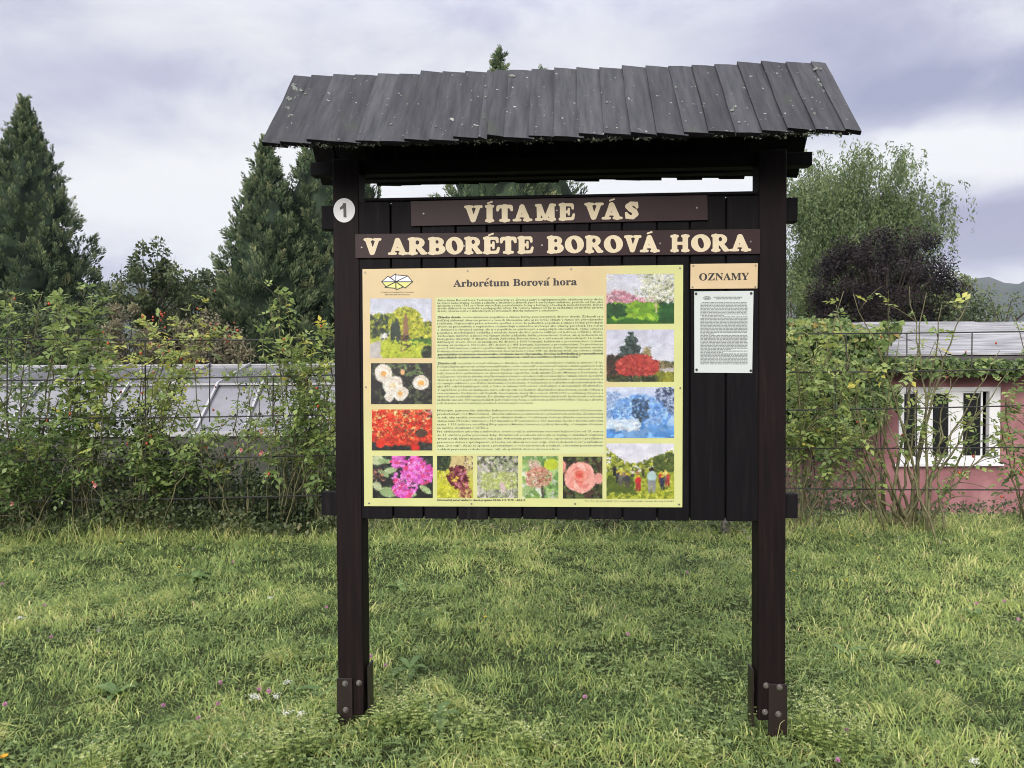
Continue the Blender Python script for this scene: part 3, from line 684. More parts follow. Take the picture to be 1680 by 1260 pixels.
b.poly([(c[0], YPN - 0.0006, c[1]) for c in tf]); b.build('text_field', M_TEXTF, panel)
for sx, sy in ((599, 447), (767, 444.5), (937, 441.5), (1115.5, 440), (600, 635), (1116, 636.5), (605.5, 825.5), (773.5, 826.5), (943.5, 826.5), (1114, 827.5)):
    screw(panel, sx, sy, YPN, 0.0042)
# heading
b = MB(); put_type(b, serif('Arboretum Borova hora'), 743.5, 946.5, 470.5, 11.4, YPN - 0.001, 2, 0.012, 467.5, 0.69)
def tick(cx, cy, yf):
    p = [bp(*c, yf) for c in ((cx - 2.6, cy + 1.4), (cx - 1.4, cy + 1.8), (cx + 3.0, cy - 1.4), (cx + 1.2, cy - 2.4))]
    b.poly([(q[0], yf, q[1]) for q in p])
tick(799.5, 458.3, YPN - 0.001); tick(899.5, 456.9, YPN - 0.001)
b.build('heading', M_INK, panel)
# emblem: faceted lens of eight wedges
def em(x, y): return (600 + x / 14, 440 + y / 14)
ctr = (692, 312)
rim = [(365, 312), (512, 185), (565, 215), (692, 135), (692, 155), (975, 178), (1080, 312), (905, 455), (870, 432), (705, 492), (692, 460), (425, 440)]
wedges_u = [((365, 312), (512, 185)), ((565, 212), (692, 130)), ((692, 155), (965, 178)), ((965, 178), (1080, 312))]
wedges_l = [((1080, 312), (905, 455)), ((862, 432), (700, 495)), ((692, 462), (440, 440)), ((470, 430), (370, 312))]
bw, bg, bk = MB(), MB(), MB()
def e3(p, off): u, v = bp(*em(*p), YPN); return (u, YPN - off, v)
for a, c in wedges_u: bw.poly([e3(ctr, 0.0007), e3(a, 0.0007), e3(c, 0.0007)])
for a, c in wedges_l: bg.poly([e3(ctr, 0.0007), e3(a, 0.0007), e3(c, 0.0007)])
def stroke(a, c, w=10):
    d = Vector((c[0] - a[0], c[1] - a[1])).normalized() * w; q = (-d.y, d.x); a = (a[0] - d.x * .5, a[1] - d.y * .5); c = (c[0] + d.x * .5, c[1] + d.y * .5)
    bk.poly([e3((a[0] + q[0], a[1] + q[1]), 0.0009), e3((c[0] + q[0], c[1] + q[1]), 0.0009), e3((c[0] - q[0], c[1] - q[1]), 0.0009), e3((a[0] - q[0], a[1] - q[1]), 0.0009)])
for a, c in wedges_u + wedges_l: stroke(ctr, a); stroke(ctr, c); stroke(a, c)
for s, p0, p1, y, h in (('TECHNICKÁ UNIVERZITA VO ZVOLENE', 624.5, 678.5, 480.6, 2.0), ('ARBORÉTUM BOROVÁ HORA', 631, 672.5, 484.4, 2.0)):
    put_type(bk, s, p0, p1, y, h, YPN - 0.0009, 1)
emb = bk.build('emblem', M_INK, panel)
bw.build('white_facet', flat('emblem_white', lin((222, 222, 236)), 0.45), emb); bg.build('green_facet', flat('emblem_green', lin((198, 198, 116)), 0.45), emb)
# body text
PAR = [
 (494.2, 512.0, ["Arborétum Borová hora Technickej univerzity vo Zvolene patrí k najvýznamnejším objektom tohto druhu",
  "na území našej krajiny. Svojím poslaním a štruktúrou zbierok patrí k európskym unikátom, pretože od čias jeho",
  "založenia v roku 1965 sa v ňom sústreďujú predovšetkým formy a kultivary pôvodných (autochtónnych) druhov",
  "drevín slúžiacich na vedecké a pedagogické účely. Na rozlohe takmer 50 ha sa nachádzajú tri zbierky: zbierka",
  "drevín, zbierka ruží a v skleníkových podmienkach zbierka kaktusov a sukulentov."], 0.73),
 (522.2, 588.2, ["*Zbierku drevín| tvoria významné populácie a vzácne formy autochtónnych druhov drevín. Získavali sa a",
  "naďalej získavajú zberom priamo v lesoch Slovenska, ako aj zo širšej oblasti v rámci ich prirodzeného",
  "rozšírenia. Najcennejšia práca arboréta spočíva v tom, že jednotlivé populácie a vzácne formy pôvodných",
  "drevín sa generatívne a vegetatívne rozmnožujú a následne archivujú ako vzácny genofond. Ide nielen",
  "o chránené a ohrozené taxóny, ale aj o populácie na extrémnych a netypických stanovištiach, rôzne okrajové",
  "populácie, morfologické odchýlky a mutácie, ktoré daného jedinca odlišujú od jedincov určitého druhu.",
  "Zachovanie takýchto jedincov má význam nielen z hľadiska štúdia premenlivosti druhov, ale aj zachovania ich",
  "biologickej diverzity. V zbierke drevín Arboréta Borová hora je v súčasnosti sústredených 16 rodov",
  "ihličnatých drevín, ktoré sú zastúpené 82 druhmi a 1005 formami, kultivarmi a provenienciami. Listnaté",
  "dreviny sú zastúpené 103 rodmi, 381 druhmi a 1 495 formami, kultivarmi a provenienciami, čo predstavuje",
  "spolu 2 500 taxónov, celkom v počte takmer 15 000 jedincov evidovaných drevín. Výrazom uznania vysokej",
  "hodnoty zbierok bolo vyhlásenie Arboréta Borová hora v roku 1981 za chránený areál „na ochranu ukážky",
  "*genetického bohatstva drevinového zloženia lesov Slovenska, širokej individuálnej premenlivosti",
  "*jednotlivých druhov drevín, na vedecko-výskumné, náučné a kultúrno-výchovné ciele.“"], 0.86),
 (597.8, 663.0, ["*Zbierka ruží| sa začala budovať súčasne so zbierkou drevín. Rozloha centrálneho rozária je takmer 1,5 ha.",
  "Počiatočným zámerom a hlavnou myšlienkou bolo sústrediť a archivovať najmä odolné parkové ruže",
  "s cieľom ich využitia v krajinárskej praxi. Neskôr bol tento návrh doplnený o myšlienku archivovať odrody",
  "ruží, ktoré boli vyšľachtené na území bývalej republiky, teda území Čiech, Moravy a Slovenska. Aj",
  "v súčasnom období je zbierka dopĺňaná najmä starými odrodami ruží a botanickými ružami, ktoré sa z iných",
  "zbierok aj z voľnej prírody postupne vytrácajú, hoci sú veľmi dekoratívne a využiteľné v sadovníckej tvorbe a",
  "sú cenným základom pre ďalšie sledovanie a hodnotenie. V súčasnosti je v zbierke ruží sústredených viac",
  "ako 870 odrôd kultúrnych ruží, z čoho je takmer 270 odrôd od českých a slovenských šľachtiteľov.",
  "V najväčšom počte sú zastúpené staré odrody ruží od českých šľachtiteľov: Jána Böhma, Josefa Urbana a",
  "svetoznámeho šľachtiteľa ruží Rudolfa Geschwinda, ktorý žil v rokoch 1874-1910 v neďalekej Krupine a",
  "vytvoril tam neobvyklé rosárium. Do zbierky ruží patrí aj 87 druhov botanických ruží. Spolu sa tak v arboréte",
  "nachádza viac ako 950 taxonomických jednotiek rodu Rosa, v celkovom počte 3 600 kríkov. Viac sa o zbierke",
  "ruží dozviete na informačných paneloch umiestnených v rozáriu."], 0.58),
 (675.0, 703.6, ["Hlavným zameraním zbierky kaktusov a sukulentov je čeľaď kaktusovitých (Cactaceae,",
  "predovšetkým rod Mammillaria). Zbierka kaktusov je sústredená v priestoroch skleníka. Zostavovala",
  "sa tak, aby vynikla premenlivosť jednotlivých druhov. V súčasnej dobe je zbierka reprezentovaná",
  "zástupcami 74 rodov kaktusov s 550 taxónmi a 47 sukulentov s 150 taxónmi. Spolu v zbierke arboréta",
  "rastie 1 500 jedincov xerofilnej flóry najmä z Mexika, Severnej a Južnej Ameriky, s hlavným dôrazom",
  "na rastliny obsiahnuté v CITES-e."], 0.31),
 (709.6, 738.6, ["Pre návštevníkov arboréta a milovníkov drevín a ruží je arborétum otvorené každoročne od 15. marca",
  "do 31. októbra počas pracovnej doby. Atraktívnosť prostredia arboréta sa zvyšuje v obdobiach kvitnutia",
  "drevín a ruží, hlavne mesiacoch máj a jún. Arborétum preto každoročne usporadúva akcie s predĺženou",
  "pracovnou dobou a sprístupnením arboréta cez víkendy koncom mája „Dni rododendrónov“ a začiatkom",
  "júna „Dni ruží“. Akcie sú spojené s prednáškami o rododendrónoch a ružiach, odborným poradenstvom",
  "v oblasti pestovania rododendrónov, ruží, ale aj ďalších druhov stromov a krov."], 0.74)]
for y0, y1, lines, last in PAR:
    b = MB(); n = len(lines)
    for i, s in enumerate(lines):
        y = y0 + (y1 - y0) * i / (n - 1); xe = 989.5 if i < n - 1 else 717.5 + 272 * last; dy = -1.6 * (xe - 717.5) / 272 * (1 if y < 640 else 0.2)
        if s[0] == '*':
            if '|' in s:
                hd, tl = s[1:].split('|'); fr_ = len(hd) / len(s); xm = 717.5 + (xe - 717.5) * fr_ * 1.05
                put_type(b, hd, 717.5, xm - 1.2, y, 3.5, YPN - 0.001, 1, 0.035, y + dy * fr_); put_type(b, tl.strip(), xm + 1.5, xe, y + dy * fr_, 3.4, YPN - 0.001, 1, 0.010, y + dy)
            else: put_type(b, s[1:], 717.5, xe, y, 3.5, YPN - 0.001, 1, 0.035, y + dy)
        else: put_type(b, s, 717.5, xe, y, 3.4, YPN - 0.001, 1, 0.010, y + dy)
    b.build('paragraph', M_INKT, panel)
b = MB(); put_type(b, 'Informačný panel vznikol v rámci projektu KEGA 010 TUZ - 4/2012', 717.5, 862, 821.6, 2.9, YPN - 0.001, 1, 0.03, 822)
b.build('caption', M_INK, panel); b = MB(); put_type(b, 'Text: doc. Ing. Ivan Lukáčik, CSc., fotoarchív ABH, grafika: Stanislav Novotný, KOPART', 959, 1106, 822.8, 2.2, YPN - 0.001, 1, 0.0, 823.4)
b.build('caption', M_INK, panel)

# ------------------------------------------------------------------ the twelve printed photographs
class Pic:
    """a small print drawn cell by cell"""
    def __init__(s, w, h, seed):
        s.w, s.h = w, h; s.a = np.zeros((h, w, 3)); s.r = random.Random(seed); s.n = np.random.RandomState(seed)
        s.Y, s.X = np.mgrid[0:h, 0:w]; s.X = (s.X + 0.5) / w; s.Y = (s.Y + 0.5) / h
    def grad(s, c0, c1, y0=0.0, y1=1.0):
        m = (s.Y >= y0) & (s.Y <= y1); t = ((s.Y - y0) / (y1 - y0))[..., None]; g = np.array(c0) * (1 - t) + np.array(c1) * t; s.a[m] = g[m]
    def field(s, k):                                # smooth noise
        g = s.n.rand(k + 2, k + 2); x = s.X * k; y = s.Y * k; i = x.astype(int); j = y.astype(int); fx, fy = x - i, y - j
        return (g[j, i] * (1 - fx) + g[j, i + 1] * fx) * (1 - fy) + (g[j + 1, i] * (1 - fx) + g[j + 1, i + 1] * fx) * fy
    def ell(s, cx, cy, rx, ry, c, rough=0.0, k=9, rot=0.0, soft=None):
        ca, sa = math.cos(rot), math.sin(rot); u = (s.X - cx) * ca + (s.Y - cy) * sa; v = -(s.X - cx) * sa + (s.Y - cy) * ca
        d = np.hypot(u / rx, v / ry)
        if rough: d = d + (s.field(k) - 0.5) * rough
        m = d < 1; s.a[m] = c
    def dabs(s, n, box, cols, r0, r1, inside=None, stretch=1.0):
        x0, x1, y0, y1 = box; r0, r1, n = r0 * 0.74, r1 * 0.78, int(n * 1.6)
        for _ in range(n):
            x, y = s.r.uniform(x0, x1), s.r.uniform(y0, y1)
            if inside and not inside(x, y): continue
            rad = s.r.uniform(r0, r1); th = s.r.uniform(0, 3.14) if stretch != 1 else 0
            j0, j1 = max(0, int((y - rad * stretch * 1.4) * s.h)), min(s.h, int((y + rad * stretch * 1.4) * s.h) + 2)
            i0, i1 = max(0, int((x - rad * stretch * 1.4) * s.w)), min(s.w, int((x + rad * stretch * 1.4) * s.w) + 2)
            if j0 >= j1 or i0 >= i1: continue
            X, Y = s.X[j0:j1, i0:i1] - x, s.Y[j0:j1, i0:i1] - y; u = X * math.cos(th) + Y * math.sin(th); v = -X * math.sin(th) + Y * math.cos(th)
            m = np.hypot(u / (rad * stretch), v / rad) < 1; c = np.array(s.r.choice(cols), float) * s.r.uniform(0.86, 1.10); s.a[j0:j1, i0:i1][m] = c
    def poly(s, pts, c):
        m = np.zeros((s.h, s.w), bool); n = len(pts)
        for i in range(n):
            (x0, y0), (x1, y1) = pts[i], pts[(i + 1) % n]
            if y0 == y1: continue
            q = ((y0 > s.Y) != (y1 > s.Y)) & (s.X < (x1 - x0) * (s.Y - y0) / (y1 - y0) + x0); m ^= q
        s.a[m] = c
    def done(s, name, corners):
        q = np.pad(s.a, ((1, 1), (1, 1), (0, 0)), 'edge'); bl = sum(q[j:j + s.h, i:i + s.w] for j in range(3) for i in range(3)) / 9
        det = np.abs(s.a - bl).mean(-1, keepdims=True); q = np.pad(det, ((2, 2), (2, 2), (0, 0)), 'edge'); det = sum(q[j:j + s.h, i:i + s.w] for j in range(5) for i in range(5)) / 25
        s.a = 0.45 * s.a + 0.55 * bl + s.n.normal(0, 1, s.a.shape[:2] + (1,)) * np.minimum(det * 0.9, 16) + (s.field(26)[..., None] - 0.5) * np.minimum(det * 1.8, 36)
        a = s.a * (1 + s.n.normal(0, 0.03, s.a.shape[:2] + (1,))) * (0.92 + 0.14 * s.field(14)[..., None]) + s.n.normal(0, 3, s.a.shape); a = np.clip(a, 4, 250) / 255; a = np.where(a <= 0.04045, a / 12.92, ((a + 0.055) / 1.055) ** 2.4) * 0.65
        yf = YPN - 0.0011; P = [np.array(bp(*c, yf)) for c in corners]
        tx = np.linspace(0, 1, s.w + 1)[None, :, None]; ty = np.linspace(0, 1, s.h + 1)[:, None, None]
        G = (P[0] * (1 - tx) + P[1] * tx) * (1 - ty) + (P[3] * (1 - tx) + P[2] * tx) * ty
        V = np.stack([G[..., 0], np.full(G.shape[:2], yf), G[..., 1]], -1).reshape(-1, 3)
        j, i = np.mgrid[0:s.h, 0:s.w]; k = (j * (s.w + 1) + i).ravel(); F = np.stack([k, k + s.w + 1, k + s.w + 2, k + 1], 1)
        me = mesh_np('print', V, F); at_ = me.attributes.new('ink', 'FLOAT_COLOR', 'FACE')
        at_.data.foreach_set('color', np.concatenate([a.reshape(-1, 3), np.ones((s.w * s.h, 1))], 1).astype(np.float32).ravel())
        o = link('photo_print', me, M_PRINT, panel); o['label'] = name; return o
M_PRINT, _t, _b = newmat('printed_photo'); _a = _t.nodes.new('ShaderNodeAttribute'); _a.attribute_name = 'ink'
_t.links.new(_a.outputs['Color'], _b.inputs['Base Color']); _b.inputs['Roughness'].default_value = 0.4; _b.inputs['Specular IOR Level'].default_value = 0.35
def rect(x0, y0, x1, y1, d=0.0): return [(x0, y0), (x1, y0 + d), (x1, y1 + d * .5), (x0, y1)]
def inell(cx, cy, rx, ry): return lambda x, y: ((x - cx) / rx) ** 2 + ((y - cy) / ry) ** 2 < 1
GY = [(200, 200, 50), (178, 184, 44), (150, 160, 40), (220, 214, 80), (120, 132, 38)]
DG = [(40, 56, 38), (58, 76, 44), (28, 40, 30), (84, 100, 52)]
# 1 park with a round yellow-green tree and a path
p = Pic(78, 75, 1); p.grad((208, 212, 230), (222, 224, 236), 0, .6); p.grad((176, 190, 60), (196, 204, 60), .6, 1)
p.dabs(160, (0, .3, .28, .66), DG + GY[1:3], .02, .05); p.dabs(150, (.72, 1, .40, .72), GY + DG[:2], .02, .05); p.ell(.58, .45, .28, .30, (180, 182, 50), .25)
p.dabs(420, (.28, .88, .14, .72), GY, .012, .035, inell(.58, .44, .28, .30)); p.dabs(60, (.6, 1, .70, .76), [(60, 110, 40), (80, 130, 44)], .03, .05)
p.dabs(16, (.17, .28, .6, .66), [(235, 235, 225)], .02, .03); p.poly([(.0, .76), (.24, .68), (.17, .8), (.19, 1), (0, 1)], (196, 190, 186))
p.ell(.37, .58, .04, .18, (40, 58, 46), .2); p.ell(.45, .55, .045, .23, (48, 62, 50), .2, rot=-.1); p.ell(.58, .52, .045, .26, (150, 112, 78), .2); p.dabs(60, (.5, .66, .62, .88), [(100, 76, 56), (70, 62, 44), (140, 110, 70)], .012, .03)
p.dabs(120, (.18, 1, .72, 1), [(206, 214, 66), (180, 196, 50), (160, 180, 40)], .015, .03); p.dabs(40, (.85, 1, .82, 1), DG, .03, .05)
p.done('print of a round yellow-green tree beside a park path', rect(607.2, 489.7, 708, 587))
# 2 white roses
def rose(p, cx, cy, r, petals, heart, asp=1.0, n=26):
    p.ell(cx, cy, r, r * asp, petals[0], .3, 6)
    for i in range(n):
        t = i / n; rad = r * (0.95 - 0.75 * t); a = i * 2.4; c = np.array(petals[i % len(petals)]) * (1 - t * 0.0)
        p.ell(cx + rad * .55 * math.cos(a), cy + rad * .55 * asp * math.sin(a), rad * .42, rad * .36 * asp, tuple(c), .2, 7, a)
    p.ell(cx, cy, r * .34, r * .32 * asp, heart[0], .3, 8)
    for i in range(5): p.ell(cx + r * .16 * math.cos(i * 1.3), cy + r * .16 * asp * math.sin(i * 1.3), r * .12, r * .07 * asp, heart[1], 0, 9, i * 1.3 + 1.5)
p = Pic(78, 52, 2); p.grad((44, 40, 44), (28, 28, 32)); p.dabs(220, (0, 1, 0, 1), [(60, 64, 50), (30, 32, 30), (84, 92, 66), (52, 44, 48)], .012, .05, None, 1.6); p.dabs(14, (.3, .9, 0, .3), [(110, 130, 80), (90, 112, 70)], .02, .04, None, 2)
wr, wh = [(236, 228, 214), (246, 242, 232), (222, 206, 186)], [(240, 190, 120), (222, 160, 90)]
rose(p, .21, .26, .15, wr, wh, 1.45); rose(p, .36, .55, .17, wr, [(240, 226, 190), (216, 190, 150)], 1.45); rose(p, .48, .74, .13, wr, wh, 1.4); rose(p, .82, .48, .14, wr, [(244, 186, 96), (236, 160, 80)], 1.4); rose(p, .30, .82, .08, wr[1:], [(236, 228, 214), (226, 216, 200)], 1.5); p.ell(.52, .22, .04, .07, (240, 186, 130), .2)
p.done('print of cream white roses on dark leaves', rect(608.6, 595.8, 709, 663))
# 3 red flowers
p = Pic(78, 53, 3); p.grad((190, 70, 40), (150, 44, 30)); p.dabs(40, (0, 1, 0, .5), [(240, 190, 110), (250, 214, 150)], .03, .07); p.dabs(330, (0, 1, 0, .9), [(228, 52, 30), (240, 66, 40), (206, 40, 26), (246, 96, 56), (222, 60, 36)], .02, .05)
p.dabs(90, (0, .75, 0, .7), [(250, 220, 140), (248, 196, 100)], .01, .02); p.dabs(30, (.4, .9, 0, .7), [(110, 80, 60), (70, 66, 50)], .01, .03); p.ell(.82, .58, .10, .10, (84, 60, 48), .3)
p.poly([(0, .78), (.1, .82), (.12, 1), (0, 1)], (48, 50, 52)); p.dabs(60, (.1, .65, .9, 1), [(46, 50, 46), (30, 34, 34)], .03, .05); p.dabs(40, (.76, 1, .82, 1), [(40, 42, 40), (60, 64, 60)], .03, .05); p.dabs(24, (.9, 1, 0, .2), [(200, 196, 190), (70, 66, 60)], .01, .02); p.ell(.72, .93, .07, .09, (214, 44, 34), .3); p.ell(.15, .85, .08, .09, (226, 52, 34), .3)
p.done('print of massed bright red flowers', rect(610, 671.7, 709.2, 739))
# 4 magenta rhododendron
p = Pic(78, 54, 4); p.grad((40, 44, 44), (34, 36, 36)); p.dabs(60, (0, 1, 0, 1), [(60, 70, 60), (24, 26, 28)], .03, .06)
for cx, cy, a, rx, ry in ((.08, .1, .4, .12, .12), (.3, .34, -.5, .13, .07), (.18, .42, .8, .12, .05), (.26, .86, .5, .16, .12), (.08, .72, 1.2, .12, .07), (.88, .8, .9, .14, .06), (.62, .92, -.2, .12, .07), (.2, .12, .2, .12, .06)): p.ell(cx, cy, rx, ry, p.r.choice([(172, 190, 140), (148, 172, 120), (190, 200, 158)]), .15, 8, a)
p.dabs(30, (0, .2, .3, .6), [(190, 130, 110), (120, 70, 60)], .01, .025)
for cx, cy, r in ((.55, .62, .22), (.72, .18, .13), (.86, .44, .15), (.45, .12, .13), (.46, .8, .12), (.66, .4, .15), (.55, .94, .07)):
    p.dabs(46, (cx - r, cx + r, cy - r * 1.3, cy + r * 1.3), [(222, 96, 200), (236, 120, 214), (204, 70, 170), (240, 150, 226), (226, 70, 130)], .02, .05, inell(cx, cy, r, r * 1.4), 1.8)
p.dabs(12, (.4, .9, .1, .75), [(226, 60, 96), (250, 210, 236)], .015, .03)
p.done('print of a magenta rhododendron cluster', rect(611.3, 748, 710, 817))
# 5 dark red bud
p = Pic(46, 54, 5); p.grad((206, 196, 130), (196, 196, 60)); p.dabs(80, (0, .45, 0, .34), DG, .03, .07); p.ell(.62, .2, .25, .5, (206, 188, 130), .2); p.dabs(120, (0, .6, .35, 1), [(206, 206, 40), (190, 190, 50), (220, 220, 80)], .02, .05); p.dabs(40, (.75, 1, 0, .35), [(196, 180, 150), (120, 96, 70), (220, 214, 200)], .01, .03)
p.dabs(130, (.28, .98, .24, .86), [(120, 40, 56), (150, 60, 80), (86, 24, 36), (190, 120, 130)], .02, .05, lambda x, y: abs((x - .62) + (y - .5) * -.35) < .26 - abs(y - .5) * .35, 2.2); p.ell(.37, .58, .06, .17, (96, 34, 44), .2, 8, -.6); p.dabs(10, (.4, .6, .5, .6), [(230, 200, 60)], .02, .03); p.dabs(40, (.62, .95, .75, 1), [(140, 70, 70), (206, 180, 110)], .02, .04, None, 2)
p.done('print of a dark red opening bud', rect(717, 748, 776, 817))
# 6 pale creeping plant
p = Pic(52, 54, 6); p.grad((176, 180, 160), (190, 184, 174)); p.dabs(420, (0, 1, 0, 1), [(150, 160, 122), (196, 196, 178), (126, 130, 108), (206, 196, 196), (170, 182, 120)], .012, .045, None, 2.4); p.dabs(30, (0, 1, 0, .25), [(70, 76, 66), (96, 100, 80)], .02, .04); p.dabs(120, (.1, .95, .4, .8), [(178, 190, 110), (196, 206, 132)], .01, .03, None, 3); p.ell(.62, .73, .06, .12, (214, 188, 190), .1, 8, -.3)
p.done('print of a pale grey-green creeping plant', rect(783, 748, 850, 817))
# 7 pink buds
p = Pic(46, 54, 7); p.grad((196, 206, 190), (120, 160, 96)); p.dabs(140, (0, 1, 0, 1), [(140, 176, 96), (110, 152, 84), (170, 196, 130), (206, 216, 196)], .04, .11, None, 1.6); p.ell(.8, .2, .2, .14, (190, 206, 60), .2); p.dabs(50, (.2, .5, .1, .3), [(216, 180, 170)], .015, .03); p.dabs(260, (.08, .85, .22, .78), [(206, 142, 122), (220, 164, 146), (176, 110, 92), (232, 190, 170)], .02, .04, inell(.44, .5, .38, .25)); p.poly([(.52, .7), (.58, .7), (.62, 1), (.54, 1)], (70, 66, 60))
p.done('print of a cluster of small pink buds', rect(857, 748.4, 916, 817.4))
# 8 pink rose
p = Pic(50, 54, 8); p.grad((50, 48, 36), (36, 36, 30)); p.dabs(130, (0, 1, 0, 1), [(66, 82, 44), (40, 46, 30), (96, 110, 64), (84, 60, 50)], .03, .08, None, 1.6); p.ell(.0, .25, .08, .16, (226, 150, 140), .2); p.ell(.9, .52, .12, .13, (230, 160, 150), .2); rose(p, .43, .5, .37, [(240, 172, 158), (232, 150, 138), (246, 190, 176), (224, 136, 126)], [(232, 110, 96), (246, 160, 130)], 1.0, 34)
p.ell(.43, .44, .17, .15, (240, 158, 138), .2); p.ell(.42, .44, .11, .10, (228, 112, 96), .3); p.ell(.42, .45, .05, .05, (214, 84, 76), .2)
p.done('print of a single open pink rose', rect(923.5, 749, 988.3, 818))
# 9 blossoming trees
p = Pic(84, 62, 9); p.grad((206, 208, 224), (226, 226, 234), 0, .6); p.grad((60, 120, 40), (50, 104, 30), .6, 1); p.dabs(50, (0, 1, .5, .62), DG, .02, .05); p.dabs(240, (0, .7, .32, .6), [(214, 158, 172), (196, 130, 150), (226, 184, 194), (176, 116, 134)], .012, .035, lambda x, y: y > .40 - .08 * math.sin(x * 9)); p.dabs(420, (.42, 1, 0, .56), [(220, 222, 200), (196, 200, 170), (236, 236, 222), (150, 158, 120)], .01, .03, lambda x, y: x > .5 + .25 * abs(y - .3) or p.r.random() < .15)
p.dabs(90, (.1, .8, .6, .9), [(150, 190, 50), (120, 170, 44), (96, 150, 40)], .02, .06, None, 2); p.dabs(60, (0, .25, .64, .84), [(24, 70, 30), (34, 84, 34)], .03, .05, None, 2); p.dabs(50, (.8, 1, .62, 1), [(30, 84, 36), (44, 100, 40)], .03, .05, None, 2); p.poly([(.715, .56), (.745, .56), (.755, .79), (.725, .79)], (200, 190, 150)); p.dabs(14, (0, .14, .02, .16), [(228, 228, 220)], .01, .02)
p.done('print of pink and white blossoming trees on a lawn', rect(995, 450, 1106, 531.3, -1.0))
# 10 conifer and red shrub
p = Pic(84, 64, 10); p.grad((206, 208, 226), (224, 224, 234)); p.dabs(70, (.66, 1, .62, .78), [(120, 108, 80), (90, 90, 60), (160, 146, 110)], .02, .05); p.dabs(50, (.55, .66, .34, .62), [(176, 160, 120), (140, 134, 90)], .012, .03); p.poly([(.78, .75), (1, .73), (1, .84), (.85, .82)], (196, 190, 186)); p.dabs(90, (.6, 1, .82, 1), [(150, 150, 40), (110, 116, 40), (130, 130, 50)], .02, .05)
p.poly([(.37, .06), (.5, .5), (.19, .52)], (58, 72, 72)); p.dabs(330, (.17, .54, .06, .58), [(56, 72, 70), (76, 92, 88), (40, 54, 52), (98, 112, 106)], .012, .03, lambda x, y: abs(x - .36) < .02 + .34 * (y - .05) + .03 * math.sin(y * 40), 1.8); p.dabs(140, (0, .3, .5, .92), [(70, 50, 44), (90, 64, 50), (50, 44, 36)], .02, .05); p.ell(.46, .7, .32, .22, (176, 62, 56), .25); p.dabs(330, (.13, .8, .46, .92), [(190, 70, 62), (206, 92, 80), (150, 50, 46), (172, 60, 56)], .012, .03, inell(.46, .7, .33, .23)); p.dabs(120, (0, .75, .9, 1), [(64, 72, 44), (90, 100, 60), (44, 50, 34)], .02, .04)
p.done('print of a dark conifer behind a red shrub', rect(995, 541, 1105.8, 626.5, -.5))
# 11 snow scene
p = Pic(84, 63, 11); p.grad((216, 222, 244), (150, 186, 236), 0, .6); p.grad((190, 216, 246), (96, 156, 226), .6, 1); p.dabs(120, (0, .2, .1, .6), [(130, 160, 206), (160, 184, 222)], .012, .03); p.dabs(120, (.72, 1, 0, .55), [(90, 104, 140), (170, 184, 216), (60, 70, 96)], .008, .02, None, 3); p.dabs(700, (.08, .95, .14, .74), [(110, 160, 228), (140, 184, 240), (90, 140, 212), (170, 204, 246)], .01, .028, lambda x, y: ((x - .5) / .42) ** 2 + ((y - .56) / .40) ** 2 < 1 and y < .78, 2.4)
p.dabs(120, (.38, .62, .24, .62), [(50, 66, 84), (84, 116, 160)], .008, .02, None, 2); p.poly([(.475, .6), (.52, .6), (.535, .81), (.48, .81)], (70, 78, 76)); p.dabs(70, (0, 1, .8, 1), [(110, 166, 232), (134, 184, 240), (90, 150, 222)], .04, .08, None, 2.5); p.dabs(30, (0, .45, .66, .82), [(214, 226, 240), (196, 216, 240)], .03, .05, None, 2.5)
p.done('print of a snow-covered spreading tree', rect(995, 635.3, 1106, 718.7, -.3))
# 12 ring of children on a meadow
p = Pic(92, 75, 12); p.grad((224, 224, 238), (232, 230, 238), 0, .55); p.dabs(520, (0, 1, .04, .56), [(170, 178, 60), (136, 146, 50), (108, 120, 48), (196, 200, 90), (84, 98, 46)], .015, .04, lambda x, y: y > (.10 + .9 * x if x < .3 else .34 - .0 * x if x < .45 else .36 - .42 * (x - .45))); p.dabs(120, (.7, 1, .14, .52), [(84, 100, 46), (110, 122, 60), (64, 80, 40)], .02, .04, lambda x, y: y > .36 - .42 * (x - .45)); p.grad((150, 160, 60), (186, 190, 60), .52, 1)
p.dabs(240, (0, 1, .53, 1), [(176, 184, 56), (150, 160, 50), (196, 200, 80), (120, 134, 46)], .012, .03, None, 2.4); p.dabs(60, (0, .4, .62, .9), [(96, 112, 44), (84, 100, 44)], .02, .035, None, 3)
def kid(x, y, h, top, bot, hat=None):
    p.ell(x, y - h * .92, h * .085, h * .10, hat or (90, 60, 50)); p.ell(x, y - h * .66, h * .15, h * .22, top); p.poly([(x - h * .13, y - h * .5), (x + h * .13, y - h * .5), (x + h * .11, y), (x + h * .03, y), (x, y - h * .34), (x - h * .04, y), (x - h * .11, y)], bot)
